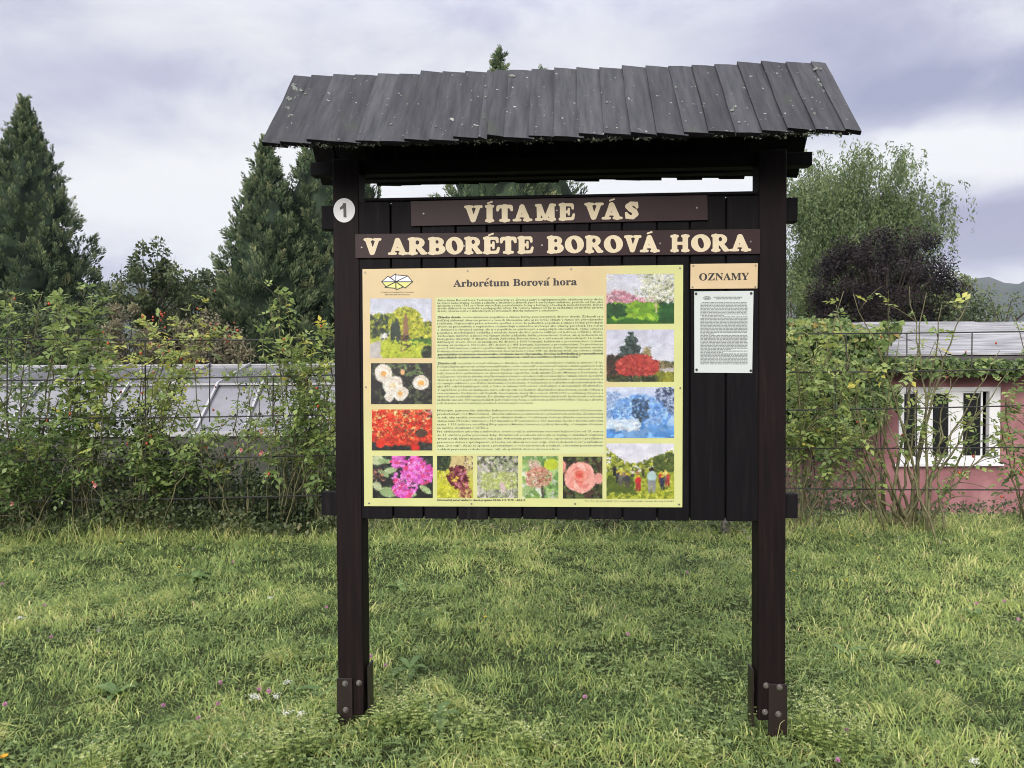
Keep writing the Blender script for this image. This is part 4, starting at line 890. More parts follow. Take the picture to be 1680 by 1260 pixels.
for a in ((.12, .6, .2, (34, 34, 38), (30, 30, 34)), (.17, .72, .22, (60, 60, 66), (44, 44, 50), (226, 170, 70)), (.21, .78, .24, (110, 110, 104), (90, 88, 84), (230, 180, 60)), (.26, .70, .2, (140, 120, 100), (70, 66, 64), (226, 176, 80)), (.31, .82, .28, (64, 64, 72), (84, 78, 70), (230, 186, 60)), (.39, .62, .15, (220, 216, 200), (60, 56, 60)), (.46, .62, .14, (200, 120, 110), (70, 66, 70)), (.54, .63, .16, (74, 90, 60), (60, 60, 56)), (.47, .87, .30, (206, 50, 56), (170, 50, 56), (232, 190, 60)), (.80, .72, .2, (200, 70, 60), (120, 60, 60), (230, 180, 60)), (.83, .84, .26, (50, 60, 84), (44, 50, 70), (230, 184, 60)), (.90, .78, .26, (196, 60, 60), (150, 60, 56), (230, 190, 60)), (.87, .68, .2, (220, 200, 120), (120, 110, 90), (232, 196, 90)), (.67, .90, .46, (190, 216, 218), (150, 150, 152), (44, 34, 34))): kid(*a)
p.done('print of children holding hands in a ring on a meadow', rect(995, 727.5, 1106, 818.2, .3))

# ------------------------------------------------------------------ heading plate over the notice
yf = -0.003; b = MB(); cs = [bp(*c, yf) for c in ((1133, 433), (1243.5, 431.8), (1242.8, 473.2), (1132.6, 474))]
b.prism([(c[0], yf, c[1]) for c in cs], (0, 0.004, 0)); M_PEACH = noisy('peach_plate', [(0.506, 0.383, 0.224), (0.546, 0.422, 0.260)], nscale=9, rough=0.4)
plate = b.build('notice_heading', M_PEACH, board, 0.0008); plate['label'] = 'small peach plate reading OZNAMY'
b = MB(); put_type(b, serif('OZNAMY'), 1147, 1229, 460, 11.6, yf - 0.0008, 2, 0.008, 459, 0.69); b.build('lettering', M_INK, plate)
for s in ((1137.3, 436), (1239.5, 435.6), (1136, 471), (1239, 470.5)): screw(plate, *s, yf, 0.0038)
# --- round number badge on the left post
b = MB(); u, v = bp(564.6, 345, -0.003); rx_, rz_ = 0.0475, 0.0525
b.prism([(u + rx_ * math.cos(k * math.pi / 20), -0.003, v + rz_ * math.sin(k * math.pi / 20)) for k in range(40)], (0, 0.002, 0))
badge = b.build('number_badge', speckle(noisy('white_badge', [(0.528, 0.528, 0.554), (0.651, 0.651, 0.669)], nscale=10, rough=0.4), (0.3, 0.3, 0.32), 60, 0.7, 0.74), board); badge['label'] = 'round white badge with black number 1'
b = MB()
for P in ([(563.2, 333.2), (567.6, 333.2), (568.4, 356.6), (563.6, 356.6)], [(563.3, 333.2), (563.5, 341.6), (557.8, 344.2), (557.6, 340.2), (560.8, 337.8)]):
    q = [bp(*c_, -0.0039) for c_ in P]; b.poly([(c_[0], -0.0039, c_[1]) for c_ in q])
b.build('numeral', M_INK, badge)

# ------------------------------------------------------------------ pinned paper notice (a thing of its own)
notice = empty('paper_notice', MB_.translation, BYAW)
tag(notice, 'white printed paper notice pinned under the small OZNAMY plate', 'notice')
yf = 0.0015; cs = [bp(*c, yf) for c in ((1139, 478.2), (1236.2, 477.2), (1234, 612), (1139.3, 611.2))]
G = []; nx_, nz_ = 6, 8; rn = random.Random(5); b = MB()
for j in range(nz_ + 1):
    for i in range(nx_ + 1):
        a, c = i / nx_, j / nz_; x = (cs[0][0] * (1 - a) + cs[1][0] * a) * (1 - c) + (cs[3][0] * (1 - a) + cs[2][0] * a) * c; z = (cs[0][1] * (1 - a) + cs[1][1] * a) * (1 - c) + (cs[3][1] * (1 - a) + cs[2][1] * a) * c
        b.v.append((x, yf - 0.0005 * math.sin(a * 3.14) * (1 + math.sin(c * 7)) - (0.0 if 0 < i < nx_ else rn.uniform(0, 0.0006)), z))
for j in range(nz_):
    for i in range(nx_): k = j * (nx_ + 1) + i; b.f.append((k, k + nx_ + 1, k + nx_ + 2, k + 1))
M_PAPER = noisy('white_paper', [(0.458, 0.497, 0.488), (0.502, 0.537, 0.524)], nscale=5, rough=0.35, spec=0.5)
b.build('sheet', M_PAPER, notice, smooth=True)
b = MB(); rn = random.Random(8); yt = yf - 0.0022
def bar(x0, x1, y, h=0.85):
    q = [bp(*c, yt) for c in ((x0, y), (x1, y - 0.01), (x1, y + h), (x0, y + h))]; b.poly([(c[0], yt, c[1]) for c in q])
for k in range(44):                                 # lines of print too small to read
    y = 495.6 + k * 2.34
    if k in (9, 22, 33, 35): xe = 1149 + rn.uniform(20, 50)
    else: xe = 1226.3
    x = 1149.0 + (3 if k in (0, 10) else 0)
    while x < xe - 1:
        w = min(rn.uniform(1.6, 7.0), xe - x); bar(x, x + w, y, 1.0 if k not in (24, 36, 40) else 1.25); x += w + 0.9
for x0, x1, y in ((1170.5, 1218.5, 486.8), (1174.5, 1214, 489.4)):
    x = x0
    while x < x1 - 2: w = rn.uniform(3, 9); bar(x, min(x + w, x1), y, 1.2); x += w + 1
for a in range(8):                                   # little emblem
    t0, t1 = a * math.pi / 4, (a + 1) * math.pi / 4
    for (xa, ya), (xc, yc_) in (((1160 + 6.5 * math.cos(t0), 488.8 + 2.8 * math.sin(t0)), (1160 + 6.5 * math.cos(t1), 488.8 + 2.8 * math.sin(t1))), ((1160, 488.8), (1160 + 6.5 * math.cos(t0), 488.8 + 2.8 * math.sin(t0)))):
        q = [bp(*c, yt) for c in ((xa, ya - .3), (xc, yc_ - .3), (xc + .25, yc_ + .3), (xa + .25, ya + .3))]; b.poly([(c[0], yt, c[1]) for c in q])
b.build('print_lines', flat('grey_print', (0.20, 0.21, 0.215), 0.6), notice)
M_PIN = flat('dark_push_pin', (0.03, 0.026, 0.028), 0.35)
for s in ((1141.8, 481.8), (1232.2, 481.2), (1142.6, 606.5), (1231.5, 608)):
    u, v = bp(*s, yf); b = MB(); b.prism([(u + 0.0055 * math.cos(k * math.pi / 5), yf - 0.001, v + 0.0055 * math.sin(k * math.pi / 5)) for k in range(10)], (0, -0.004, 0)); b.build('push_pin', M_PIN, notice, 0.0012)
bpy.data.objects.remove(_to); bpy.data.curves.remove(_tc)
# ================================================================== plants
def unit(v): return v / np.maximum(np.linalg.norm(v, axis=-1, keepdims=True), 1e-9)
def rand_dirs(rs, n): return unit(rs.normal(size=(n, 3)))
def leaves(P, D, N, L, Wd, tint, fold=0.12):
    """kite-shaped leaves: base P, direction D, face normal N"""
    D = unit(D); S = unit(np.cross(D, N)); N = np.cross(S, D); L = np.asarray(L)[:, None]; Wd = np.asarray(Wd)[:, None]
    mid = P + D * L * 0.45
    V = np.stack([P, mid + S * Wd * .5 + N * Wd * fold, P + D * L, mid - S * Wd * .5 + N * Wd * fold], 1).reshape(-1, 3)
    return V, np.arange(len(V)).reshape(-1, 4), np.asarray(tint)
def join(parts):
    V, F, T, o = [], [], [], 0
    for v, f, t in parts:
        V.append(v); F.append(f + o); T.append(t); o += len(v)
    return np.concatenate(V), np.concatenate(F), np.concatenate(T)
def foliage(name, parts, mat, parent=None, kind=None, label=None):
    V, F, T = join(parts) if isinstance(parts, list) else parts
    if parent is not None: V = V - np.array(parent.location, dtype=float)
    o = link(name, mesh_np(name, V, F, np.clip(T, 0, 1)), mat, parent)
    if kind: o['kind'] = kind
    return o
def tubes(name, lines, mat, parent):
    b = MB(); L = parent.location
    for pts, r0, r1, sides in lines:
        n = len(pts); b.tube([Vector(p) - L for p in pts], [r0 + (r1 - r0) * i / (n - 1) for i in range(n)], sides)
    return b.build(name, mat, parent, smooth=True)
def bez(p0, p1, p2, n=8):
    return [tuple((1 - t) ** 2 * np.array(p0) + 2 * t * (1 - t) * np.array(p1) + t * t * np.array(p2)) for t in np.linspace(0, 1, n)]

M_BARK = noisy('grey_brown_bark', [(0.035, 0.028, 0.022), (0.085, 0.07, 0.058)], (4, 4, 1), 9, 8, 0.9, 0.6, 0.02)
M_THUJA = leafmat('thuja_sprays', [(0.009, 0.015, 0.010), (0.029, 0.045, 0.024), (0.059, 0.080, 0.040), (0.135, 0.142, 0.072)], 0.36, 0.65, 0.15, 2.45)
M_WILLOW = leafmat('willow_leaves', [(0.045, 0.070, 0.030), (0.085, 0.125, 0.050), (0.15, 0.19, 0.085), (0.22, 0.25, 0.13)], 0.45, gain=1.45)
M_PLUM = leafmat('purple_plum_leaves', [(0.008, 0.007, 0.008), (0.017, 0.0125, 0.014), (0.034, 0.023, 0.025), (0.060, 0.042, 0.042)], 0.25)
M_DECID = leafmat('dark_green_leaves', [(0.014, 0.022, 0.012), (0.035, 0.050, 0.022), (0.065, 0.085, 0.034), (0.12, 0.13, 0.05)], 0.3, gain=1.5)
M_TAN = leafmat('faded_shrub_leaves', [(0.055, 0.050, 0.030), (0.12, 0.105, 0.065), (0.20, 0.18, 0.11), (0.15, 0.17, 0.07)], 0.3, gain=1.5)
M_OLIVE = leafmat('light_green_leaves', [(0.06, 0.085, 0.035), (0.10, 0.14, 0.055), (0.17, 0.20, 0.08), (0.24, 0.26, 0.12)], 0.4, gain=1.2)

def thuja(label, px, pytop, Y, halfw, seed, n_plume=1500, base=-0.86):
    """columnar conifer: plumes of flat sprays on a lumpy cone"""
    rs = np.random.RandomState(seed); top = at(px, pytop, Y); H = top.z - base
    e = empty('thuja_tree', (top.x, Y, base))
    t = rs.rand(n_plume) ** 1.15; a = rs.rand(n_plume) * 6.283
    lump = 1 + 0.11 * np.sin(a * 3 + t * 9 + seed) + 0.09 * np.sin(a * 5 - t * 17 + seed * 2) + 0.08 * np.sin(a * 2 + t * 31)
    prof = np.clip((1 - t) ** 0.74, 0, 1) * np.clip(0.55 + t * 3.2, 0, 1) ** 0.5
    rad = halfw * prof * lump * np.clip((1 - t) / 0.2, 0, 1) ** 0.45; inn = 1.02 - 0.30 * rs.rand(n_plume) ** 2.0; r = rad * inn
    out = np.stack([np.cos(a), np.sin(a), np.zeros_like(a)], 1)
    base_p = np.stack([top.x + out[:, 0] * r, Y + out[:, 1] * r, base + t * H * 0.985], 1)
    pdir = unit(out * (0.55 + 0.35 * rs.rand(n_plume))[:, None] * (1 - t * 0.6)[:, None] + np.array([0, 0, 0.75]) + rs.normal(size=(n_plume, 3)) * 0.22)
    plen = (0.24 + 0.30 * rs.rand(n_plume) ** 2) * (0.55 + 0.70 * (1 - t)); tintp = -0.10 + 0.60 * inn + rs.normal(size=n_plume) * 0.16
    parts = []
    for q in range(34):
        s = (q + rs.rand(n_plume)) / 34; sz = plen * (0.26 + 0.24 * rs.rand(n_plume)) * (1.1 - 0.45 * s) * (1.7 - 0.7 * inn)
        side = rand_dirs(rs, n_plume); P = base_p + pdir * (plen * s)[:, None] + side * (plen * 0.14 * (1 - s))[:, None]
        D = unit(pdir * 0.9 + side * 0.65 + np.array([0, 0, 0.1])); N = unit(np.cross(pdir, side) + rs.normal(size=(n_plume, 3)) * 0.3)
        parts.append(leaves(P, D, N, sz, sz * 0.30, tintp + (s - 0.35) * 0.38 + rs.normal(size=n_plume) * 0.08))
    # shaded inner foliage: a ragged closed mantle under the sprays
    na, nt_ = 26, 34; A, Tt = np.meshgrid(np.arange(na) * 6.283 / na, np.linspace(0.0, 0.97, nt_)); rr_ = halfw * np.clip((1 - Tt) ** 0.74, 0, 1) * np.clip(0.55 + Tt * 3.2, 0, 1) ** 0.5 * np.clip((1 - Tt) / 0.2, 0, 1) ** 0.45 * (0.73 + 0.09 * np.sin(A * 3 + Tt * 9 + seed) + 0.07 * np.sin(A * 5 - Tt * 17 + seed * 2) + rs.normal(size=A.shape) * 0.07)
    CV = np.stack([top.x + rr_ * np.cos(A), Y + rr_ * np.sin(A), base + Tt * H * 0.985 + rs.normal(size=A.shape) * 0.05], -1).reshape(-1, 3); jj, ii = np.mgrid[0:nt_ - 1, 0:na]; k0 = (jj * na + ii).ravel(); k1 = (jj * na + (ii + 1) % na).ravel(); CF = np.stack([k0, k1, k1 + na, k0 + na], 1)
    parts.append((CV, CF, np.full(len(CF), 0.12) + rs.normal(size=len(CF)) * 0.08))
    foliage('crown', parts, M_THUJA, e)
    tubes('trunk', [([(top.x, Y, base - 0.1), (top.x + 0.05, Y, base + H * .5), (top.x, Y, base + H * 0.93)], 0.19, 0.02, 8)], M_BARK, e)
    tag(e, label, 'tree', 'conifers behind the roses'); return e
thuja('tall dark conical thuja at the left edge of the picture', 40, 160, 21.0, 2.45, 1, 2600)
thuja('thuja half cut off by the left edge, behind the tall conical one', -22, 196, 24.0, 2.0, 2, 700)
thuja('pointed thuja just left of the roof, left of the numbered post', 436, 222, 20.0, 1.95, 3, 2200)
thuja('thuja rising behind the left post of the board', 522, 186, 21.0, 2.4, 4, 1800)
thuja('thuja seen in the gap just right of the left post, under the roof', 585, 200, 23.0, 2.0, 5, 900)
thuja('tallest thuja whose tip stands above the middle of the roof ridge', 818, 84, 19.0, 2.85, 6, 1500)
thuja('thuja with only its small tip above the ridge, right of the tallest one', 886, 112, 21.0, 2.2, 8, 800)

def clump_tree(name, label, px, py0, py1, Y, halfw, seed, mat, n_cl, n_leaf, lsize, cat='tree', group=None, squash=1.0, base=-0.86, clr=0.28, upright=False, trunk=True, depth=None, cover=None):
    """broadleaf: leaf clumps through the crown volume, limbs running to them"""
    rs = np.random.RandomState(seed); ztop = zat(py0, Y, px); zbot = zat(py1, Y, px); x0 = xat(px, Y); cz = (ztop + zbot) / 2; rz = (ztop - zbot) / 2
    e = empty(name, (x0, Y, base)); parts = []; lines = []
    fork = np.array([x0, Y, max(base + 0.4, zbot + rz * 0.25)])
    if trunk: lines.append((bez((x0, Y, base - 0.1), (x0 + rs.normal() * .1, Y, (base + fork[2]) / 2), fork, 6), 0.05 * halfw + 0.03, 0.035 * halfw + .015, 7))
    k = 0
    while k < n_cl:
        d = rs.uniform(-1, 1, 3); m = np.linalg.norm(d)
        if m > 1 or (m < 0.35 and rs.rand() < 0.6): continue
        wz = 1.0
        if upright: wz = 1 - 0.55 * max(0, d[2])
        c = np.array([x0 + d[0] * halfw * wz, Y + d[1] * (depth or halfw) * squash * wz, cz + d[2] * rz]); k += 1
        cr = clr * halfw * rs.uniform(0.55, 1.25)
        lines.append((bez(fork + rs.normal(size=3) * 0.05 * halfw, (fork + c) / 2 + np.array([0, 0, 0.12 * rz]), c, 6), 0.018 * halfw + .006, 0.004, 5))
        if upright:
            tip = c + np.array([rs.normal() * .06, rs.normal() * .06, cr * 1.9]); lines.append((bez(c, (c + tip) / 2, tip, 4), 0.006, 0.002, 4))
        n = int(n_leaf * rs.uniform(0.6, 1.4)); off = rand_dirs(rs, n) * (rs.rand(n) ** 0.45)[:, None] * cr
        if upright: off[:, 2] = np.abs(off[:, 2]) * 2.0 - cr * 0.4; off[:, :2] *= (1 - 0.35 * np.clip(off[:, 2:3] / (2 * cr), 0, 1))
        P = c + off * np.array([1.0, 1.0, 0.8]); D = unit(off + rs.normal(size=(n, 3)) * 0.6 * cr + np.array([0, 0, -0.25 * cr])); N = unit(rs.normal(size=(n, 3)) * 0.6 + np.array([0, -0.3, 1.0]))
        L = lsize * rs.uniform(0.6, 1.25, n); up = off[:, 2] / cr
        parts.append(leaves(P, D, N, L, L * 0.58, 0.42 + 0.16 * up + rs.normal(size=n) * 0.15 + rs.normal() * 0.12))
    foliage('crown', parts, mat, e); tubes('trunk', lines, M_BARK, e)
    tag(e, label, cat, group); return e
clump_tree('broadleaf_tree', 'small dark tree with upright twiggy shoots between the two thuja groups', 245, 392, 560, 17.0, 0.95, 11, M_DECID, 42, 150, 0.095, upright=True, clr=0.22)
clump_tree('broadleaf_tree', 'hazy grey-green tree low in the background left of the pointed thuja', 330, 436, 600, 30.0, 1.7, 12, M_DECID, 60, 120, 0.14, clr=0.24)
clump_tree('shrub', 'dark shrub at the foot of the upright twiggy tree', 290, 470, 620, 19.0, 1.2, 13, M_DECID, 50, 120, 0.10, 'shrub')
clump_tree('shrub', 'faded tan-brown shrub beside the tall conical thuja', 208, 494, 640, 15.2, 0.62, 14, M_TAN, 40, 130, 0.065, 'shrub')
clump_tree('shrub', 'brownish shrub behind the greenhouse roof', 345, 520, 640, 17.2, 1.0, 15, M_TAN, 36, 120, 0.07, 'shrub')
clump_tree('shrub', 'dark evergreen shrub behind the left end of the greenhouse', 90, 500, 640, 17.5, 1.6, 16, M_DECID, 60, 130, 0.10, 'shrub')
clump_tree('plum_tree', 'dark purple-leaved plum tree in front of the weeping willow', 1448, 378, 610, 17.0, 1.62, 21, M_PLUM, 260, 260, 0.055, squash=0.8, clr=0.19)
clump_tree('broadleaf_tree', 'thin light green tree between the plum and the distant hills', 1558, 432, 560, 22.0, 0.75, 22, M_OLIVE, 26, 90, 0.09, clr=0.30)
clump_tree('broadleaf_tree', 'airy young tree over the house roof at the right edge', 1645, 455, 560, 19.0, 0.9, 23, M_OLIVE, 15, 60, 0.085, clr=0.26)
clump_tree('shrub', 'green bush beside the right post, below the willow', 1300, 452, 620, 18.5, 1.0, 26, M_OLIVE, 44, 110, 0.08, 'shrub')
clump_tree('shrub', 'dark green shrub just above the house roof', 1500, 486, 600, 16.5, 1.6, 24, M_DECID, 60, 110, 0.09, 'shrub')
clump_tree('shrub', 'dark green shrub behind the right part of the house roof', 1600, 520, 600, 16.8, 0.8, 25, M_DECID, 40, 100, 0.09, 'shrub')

def willow(label, px, pytop, pybot, Y, halfw, seed):
    """rounded crown of drooping strands hung from branching limbs"""
    rs = np.random.RandomState(seed); x0 = xat(px, Y); zt = zat(pytop, Y, px); zb = zat(pybot, Y, px); e = empty('willow_tree', (x0, Y, -0.86)); lines = []; parts = []
    H = zt - zb; fork = np.array([x0 - .1, Y, zb + H * .18])
    lines.append((bez((x0, Y, -1), (x0 + .1, Y, zb), fork, 8), 0.17, 0.11, 8)); heads = []
    for k in range(230):
        u = rs.uniform(-1, 1, 3); u /= max(1.0, np.linalg.norm(u)); u *= rs.uniform(.45, .92)
        wide = 1.0 if u[2] < .4 else 1 - .25 * (u[2] - .4)
        p2 = np.array([x0 + u[0] * halfw * wide, Y + u[1] * halfw * .8, zb + H * (.54 + .46 * u[2]) - .1 * H * max(0, abs(u[0]) - .6)]); p1 = fork * .45 + p2 * .55 + np.array([0, 0, .16 * H]); ln = bez(fork + rs.normal(size=3) * .06, p1, p2, 9); lines.append((ln, 0.014, 0.003, 4))
        m = rs.randint(14, 26); c_ = rs.normal(size=(m, 3)) * np.array([.24, .24, .20]); heads.append(p2 + c_)
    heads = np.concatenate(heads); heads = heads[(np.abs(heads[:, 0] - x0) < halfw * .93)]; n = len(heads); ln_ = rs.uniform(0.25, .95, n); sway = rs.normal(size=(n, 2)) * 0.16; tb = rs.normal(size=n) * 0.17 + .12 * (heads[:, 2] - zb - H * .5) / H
    for s in np.linspace(0, 1, 22):
        m = rs.rand(n) < 0.9; P = heads[m].copy(); d_ = s * ln_[m]; P[:, 0] += sway[m, 0] * d_ + rs.normal(size=m.sum()) * .035; P[:, 1] += sway[m, 1] * d_ + rs.normal(size=m.sum()) * .035; P[:, 2] += 0.08 * np.sin(s * 3.14) - d_
        k = m.sum(); D = unit(rs.normal(size=(k, 3)) * 0.55 + np.array([0, 0, -0.85])); N = rand_dirs(rs, k); L = rs.uniform(.065, .125, k)
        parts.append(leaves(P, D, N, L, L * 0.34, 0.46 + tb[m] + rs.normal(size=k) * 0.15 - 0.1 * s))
    foliage('crown', parts, M_WILLOW, e); tubes('trunk', lines, M_BARK, e); tag(e, label, 'tree'); return e
willow('large loose weeping willow to the right of the right post', 1400, 200, 610, 20.5, 2.5, 31)

# ---------------------------------------------------------------- creeper over the house corner
M_VINE = leafmat('creeper_leaves', [(0.018, 0.030, 0.012), (0.050, 0.080, 0.028), (0.095, 0.14, 0.045), (0.17, 0.21, 0.065), (0.22, 0.16, 0.05)], 0.4, 0.45, 0.35, 1.65)
rs = np.random.RandomState(41); P, Nn, T = [], [], []
c = empty('creeper', (xat(1360, 11.7), 11.9, -0.86)); tag(c, 'leafy green creeper smothering the left corner of the pink house and its eave', 'creeper')
n = 9500
px = 1262 + rs.rand(n) ** 1.05 * 215; py = rs.uniform(526, 760, n); lim = 752 - 60 * np.clip((px - 1400) / 70, 0, 1) - 40 * np.sin(px * 0.07) ** 2; edge = 1462 - 26 * np.sin(py * 0.045) - np.clip(py - 640, 0, 99) * 0.3
keep = (py < lim) & (px < edge) & (py > 531 + 10 * np.sin(px * .05)); px, py = px[keep], py[keep]; n = len(px)
dep = 11.65 - 0.28 * vnoise(px / 30, py / 30, 1.0, 3) - rs.rand(n) * 0.35
P = np.array([at(a, b_, d) for a, b_, d in zip(px, py, dep)]); hue = 0.36 + 0.35 * (vnoise(px / 24, py / 24, 1.0, 8) - .5) + rs.normal(size=n) * 0.14 + np.where((py < 556) & (rs.rand(n) < .5), .35, 0)
q = 2600; px2 = rs.uniform(1440, 1850, q); py2 = 584 + np.abs(rs.normal(size=q)) * 9 + 10 * (vnoise(px2 / 25, px2 * 0, 1, 4)) ** 2 + rs.rand(q) * 8
P2 = np.array([at(a, b_, d) for a, b_, d in zip(px2, py2, 11.60 - rs.rand(q) * .12)]); P = np.concatenate([P, P2]); hue = np.concatenate([hue, 0.36 + rs.normal(size=q) * .15]); n = len(P)
q = 3800; py3 = rs.uniform(522, 590, q); px3 = 1270 + rs.rand(q) * (1412 + (py3 - 535) * .75 + 14 * np.sin(py3 * .2) - 1270); P3 = np.array([at(a, b_, d) for a, b_, d in zip(px3, py3, 11.5 + np.clip((588 - py3) / 53, 0, 1) * 2.7 - rs.rand(q) * .2)]); P = np.concatenate([P, P3]); hue = np.concatenate([hue, .42 + rs.normal(size=q) * .17 + np.where(rs.rand(q) < .15, .35, 0)]); n = len(P)
D = unit(rs.normal(size=(n, 3)) * .5 + np.array([0, -.25, -.8])); N = unit(rs.normal(size=(n, 3)) * .45 + np.array([0, -1, .55])); L = rs.uniform(.055, .12, n)
foliage('foliage', leaves(P, D, N, L, L * .8, hue, .2), M_VINE, c, 'stuff')
ln = []
for k in range(14):
    a = rs.uniform(1290, 1450); p0 = at(a, 800, 11.8); p0.z = -0.86; p1 = at(a + rs.normal() * 14, 680, 11.75); p2 = at(a + rs.normal() * 30, 560, 11.75); ln.append((bez(p0, p1, p2, 7), .012, .004, 4))
tubes('stem', ln, M_BARK, c)

# ---------------------------------------------------------------- roses on the trellis
M_CANE = noisy('rose_cane', [(0.06, 0.055, 0.028), (0.12, 0.115, 0.055), (0.19, 0.17, 0.095)], (3, 3, 3), 6, 5, 0.7, 0.2)
M_DRYC = noisy('old_brown_cane', [(0.035, 0.026, 0.02), (0.085, 0.065, 0.048)], (3, 3, 3), 6, 5, 0.85, 0.2)
M_ROSEL = leafmat('rose_leaves', [(0.022, 0.038, 0.014), (0.060, 0.098, 0.032), (0.120, 0.165, 0.052), (0.20, 0.24, 0.075), (0.36, 0.32, 0.06)], 0.45, 0.42, 0.4, 1.9)
M_HIP = flat('orange_red_hip', (0.36, 0.055, 0.02), 0.35)
M_PETAL = leafmat('pink_petals', [(0.62, 0.18, 0.20), (0.72, 0.34, 0.33), (0.80, 0.56, 0.50)], 0.3)
def ball(b, c, r, k=6):
    c = Vector(c); n = len(b.v); rows = 4
    for j in range(rows + 1):
        f = math.pi * j / rows
        for i in range(k): b.v.append(tuple(c + Vector((r * math.sin(f) * math.cos(6.283 * i / k), r * math.sin(f) * math.sin(6.283 * i / k), r * 1.2 * math.cos(f)))))
    for j in range(rows):
        for i in range(k): l = (i + 1) % k; b.f.append((n + j * k + i, n + (j + 1) * k + i, n + (j + 1) * k + l, n + j * k + l))
def rose_bush(label, px, seed, shoots, leafy=1.0, tint=0.4, hips=0, flowers=(), base_r=0.10, Yb=7.45, thin=0, group='rose bushes on the trellis', canemat=None, lsz=1.0):
    """shoots: list of (px tip, py tip, bulge) arcs from the base; leaves in fives along the upper part"""
    rs = np.random.RandomState(seed); x0 = xat(px, Yb); z0 = float(ground_z(x0, Yb)); e = empty('rose_bush', (x0, Yb, z0)); lines = []; LP, LD, LT = [], [], []; tips = []
    L0 = np.array([x0, Yb, z0 - 0.03])
    for (tx, ty, bul) in shoots:
        tip = np.array(at(tx, ty, TY + rs.uniform(-.22, .35))); p0 = L0 + np.append(rs.normal(size=2) * base_r, 0)
        mid = p0 * (0.5 - .15 * bul) + tip * (0.5 + .15 * bul); mid[2] = p0[2] + (tip[2] - p0[2]) * (0.5 + 0.35 * bul); mid += np.append(rs.normal(size=2) * .07, 0)
        pts = np.array(bez(p0, mid, tip, 14)); pts[2:-1] += rs.normal(size=(11, 3)) * 0.012; lines.append((pts, rs.uniform(.006, .011) * (1.9 if base_r > .15 else 1), .0034, 5)); tips.append(tip)
        for q in range(rs.randint(3, 7)):              # side shoots
            i = rs.randint(4, 13); s0 = pts[i]; d = unit(pts[i] - pts[i - 1]); sd = unit(d * .6 + rand_dirs(rs, 1)[0] * .8 + np.array([0, 0, .25])); ln_ = rs.uniform(.14, .48); s2 = s0 + sd * ln_ + np.array([0, 0, -.06 * ln_])
            sp = np.array(bez(s0, s0 + sd * ln_ * .5 + np.array([0, 0, .05]), s2, 6)); lines.append((sp, .0042, .0018, 4)); tips.append(s2)
            for _ in range(int(rs.uniform(3, 8) * leafy)):
                k = rs.uniform(0.8, 5); j = min(int(k), 4); LP.append(sp[j] * (1 - k + j) + sp[j + 1] * (k - j)); LD.append(sd); LT.append((i / 13 - .5) * .3)
        for _ in range(int(rs.uniform(7, 13) * leafy)):
            k = 13 * rs.uniform(0.35, 1.0) ** 0.8; j = min(int(k), 12); LP.append(pts[j] * (1 - k + j) + pts[j + 1] * (k - j)); LD.append(unit(pts[j + 1] - pts[j])); LT.append((k / 13 - .5) * .3)
    LP, LD, LT = np.array(LP), np.array(LD), np.array(LT); n = len(LP)
    RD = unit(LD * .35 + rand_dirs(rs, n) * .8 + np.array([0, 0, .12])); size = rs.uniform(.034, .074, n) * lsz; parts = []; yel = np.where(rs.rand(n) < 0.03, .35, 0); lt = tint + LT + rs.normal(size=n) * .11 + yel
    up = unit(np.array([0, 0, 1.0]) + rs.normal(size=(n, 3)) * .35); side = unit(np.cross(RD, up))
    for along, sd in ((.55, 1), (.55, -1), (1.25, 1), (1.25, -1), (1.75, 0)):
        P = LP + RD * (size * along)[:, None] + np.array([0, 0, -1]) * (size * along ** 2 * .22)[:, None]; D = unit(RD * (.55 if sd else 1) + side * sd + np.array([0, 0, -.35])); L = size * rs.uniform(.85, 1.15, n)
        parts.append(leaves(P, D, up + rs.normal(size=(n, 3)) * .25, L, L * .62, lt + rs.normal(size=n) * .05, .16))
    tubes('cane', lines, canemat or M_CANE, e)['kind'] = 'stuff'; foliage('foliage', parts, M_ROSEL, e, 'stuff')
    if hips:
        b = MB()
        for k in range(hips):
            t = tips[rs.randint(len(tips))] + rs.normal(size=3) * .05; ball(b, Vector(t) - e.location, rs.uniform(.008, .013))
        b.build('rose_hip', M_HIP, e, smooth=True)['kind'] = 'stuff'
    for fx, fy in flowers:
        c0 = np.array(at(fx, fy, TY - .15)); m = 16; a = np.arange(m) * 2.4; out = np.stack([np.cos(a), -0.5 + 0 * a, np.sin(a)], 1); D = unit(out * np.linspace(.4, 1.2, m)[:, None] + np.array([0, -.5, .1]))
        foliage('flower', leaves(np.tile(c0, (m, 1)), D, np.tile([0, -1., .3], (m, 1)), np.linspace(.022, .036, m), np.full(m, .03), .3 + .5 * rs.rand(m), .25), M_PETAL, e)
    return tag(e, label, 'rose bush', group)
def fan(rs, cx, n, x0, x1, y0, y1): return [(rs.uniform(x0, x1), rs.uniform(y0, y1), rs.uniform(0, .7)) for _ in range(n)]
q = np.random.RandomState(77)
rose_bush('leafy rose bush with pale green shoots at the left edge', 20, 51, [(70, 478, .4), (20, 486, .5), (98, 497, .8), (-40, 500, .4), (48, 540, .9), (90, 590, .6), (4, 610, .8)] + fan(q, 0, 7, -60, 110, 500, 740), .95, .42, 10, [(21, 826)])
rose_bush('tall rose bush with broad drooping leaves beneath the conical thuja', 150, 52, [(128, 500, .3), (110, 515, .3), (150, 490, .4), (160, 545, .7), (90, 560, .5), (186, 590, .8), (127, 610, .2)] + fan(q, 0, 6, 90, 200, 520, 760), .95, .46, 4, [(158, 796)], lsz=1.25)
